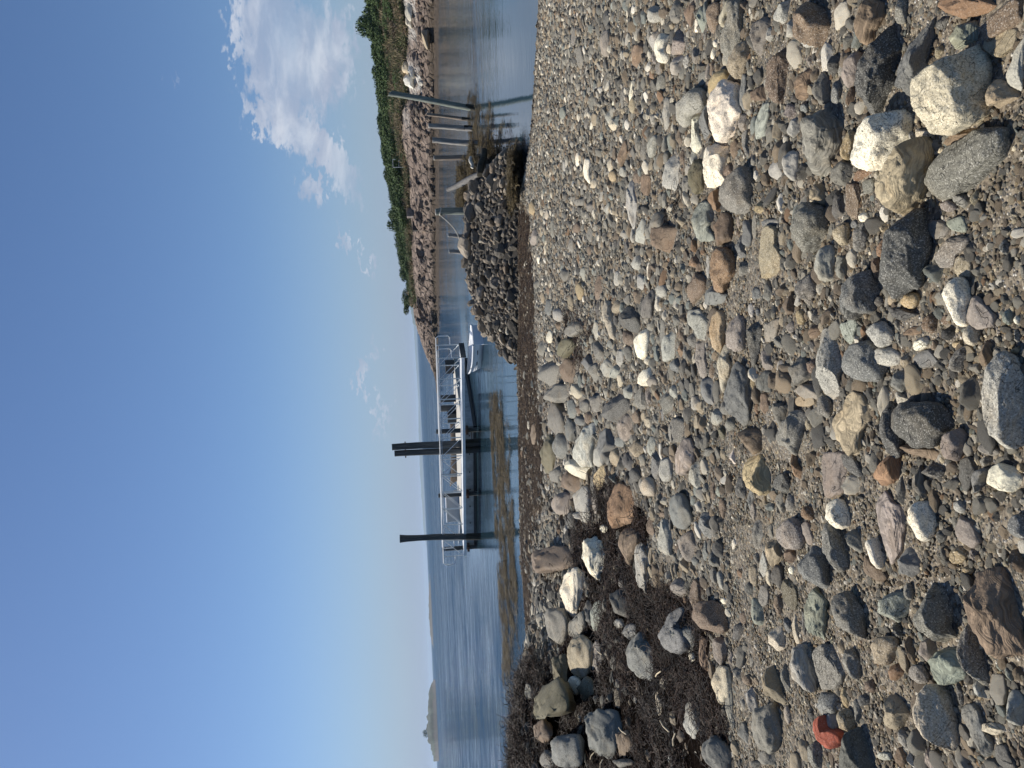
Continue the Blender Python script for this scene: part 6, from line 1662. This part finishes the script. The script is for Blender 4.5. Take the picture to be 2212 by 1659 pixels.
# ------------------------------------------------------------------ far shores
def island(name, pts, Y, label, depth, seed, green=(.045,.06,.03), rocky=(.25,.22,.19), tree=None):
    """pts: overview pixels (x,y) of the skyline from right to left, base on the sea"""
    rg = np.random.default_rng(seed); P = np.array(pts, float)*1024/2212; n = 90; s = np.linspace(0, 1, n); yy = np.interp(s, np.linspace(0,1,len(P)), P[:,1]); xx = np.interp(s, np.linspace(0,1,len(P)), P[:,0])
    V = []; m = 12
    for i in range(n):
        d = rays([(xx[i], yy[i])])[0]; d0 = d[:2]/d[1]; z = CAMZ+d[2]*(Y/d[1]); z = max(z, .3)+(rg.uniform(0,1)*.10*max(z,1) if z > 3 else 0)
        for j in range(m):
            f = j/(m-1); a = math.sin(math.pi*f)**.55; yj = Y+(f-.5)*depth
            V.append((d0[0]*yj, yj, -1+(z+1)*a*(1+.12*fbm2(np.array(i*.3), np.array(j*.5), 2))))
    mt, t, b = newmat(name); g = t.add('ShaderNodeTexCoord').outputs['Object']; sx = t.add('ShaderNodeSeparateXYZ'); t.put(sx.inputs[0], g)
    nz = t.noise(g, .06, 5, .7); hi = t.step(t.math('ADD', sx.outputs[2], t.math('MULTIPLY', nz, 6)), 4.5, 7.5)
    t.put(b.inputs['Base Color'], t.mix(hi, rocky, t.mix(t.step(nz, .4, .6), green, tuple(c*1.9 for c in green)))); b.inputs['Roughness'].default_value = .95
    return tag(meshobj(name, V, grid_faces(n, m), mt), label, None, None, 'structure')
island('hills', [(930,1240),(927,1262),(926,1290),(927,1330),(929,1365),(933,1390),(937,1400)], 900, None, 90, 1, green=(.03,.042,.034), rocky=(.10,.095,.09))
island('hills', [(937,1468),(930,1482),(926,1500),(925,1540),(924,1570),(924,1600),(931,1608),(934,1625),(938,1645)], 800, None, 80, 2, green=(.03,.042,.034), rocky=(.12,.11,.105))
island('hills', [(886,640),(885,655),(889,675),(893,700),(901,706)], 4500, None, 300, 3, rocky=(.05,.06,.06))
island('hills', [(905,835),(904,900),(905,960),(907,1010),(910,1060),(913,1110),(916,1150),(920,1175),(924,1200)], 8000, None, 300, 4, rocky=(.05,.06,.06))
island('hills', [(893,690),(897,760),(902,830),(905,880)], 8500, None, 300, 5, rocky=(.05,.06,.06))
def far_tree():
    base = at_y((924*1024/2212, 1583*1024/2212), 800)
    e = empty('pine_tree', (base[0], base[1], max(base[2]-2, 2)), 0, 'lone tree rising above the island on the left horizon', 'tree')
    me = crown_mesh('crown', 888, M_LEAF, 700); o = bpy.data.objects.new('crown', me); SC.collection.objects.link(o); o.parent = e; o.scale = (4.5,4.5,6.5); o.location = (0,0,1.5)
    MB().tube([(0,0,-5),(0,0,5)], [.6,.4], 8).build('trunk', M_TRUNK, e)
far_tree()
# ------------------------------------------------------------------ haze over the whole scene
def haze():
    m = bpy.data.materials.new('sea_haze'); m.use_nodes = True; t = NT(m.node_tree); t.n.clear()
    v = t.add('ShaderNodeVolumePrincipled'); v.inputs['Color'].default_value = (.62,.79,1.0,1); v.inputs['Density'].default_value = HAZE; v.inputs['Anisotropy'].default_value = .2
    o = t.add('ShaderNodeOutputMaterial'); t.l.new(v.outputs[0], o.inputs['Volume'])
    ob = MB().box((0, 4490, 18.0), (18100, 9200, 40.4)).build('haze', m); ob.visible_shadow = True; tag(ob, 'thin sea haze over the bay', 'haze', kind='stuff')
HAZE = 0.00013
haze()
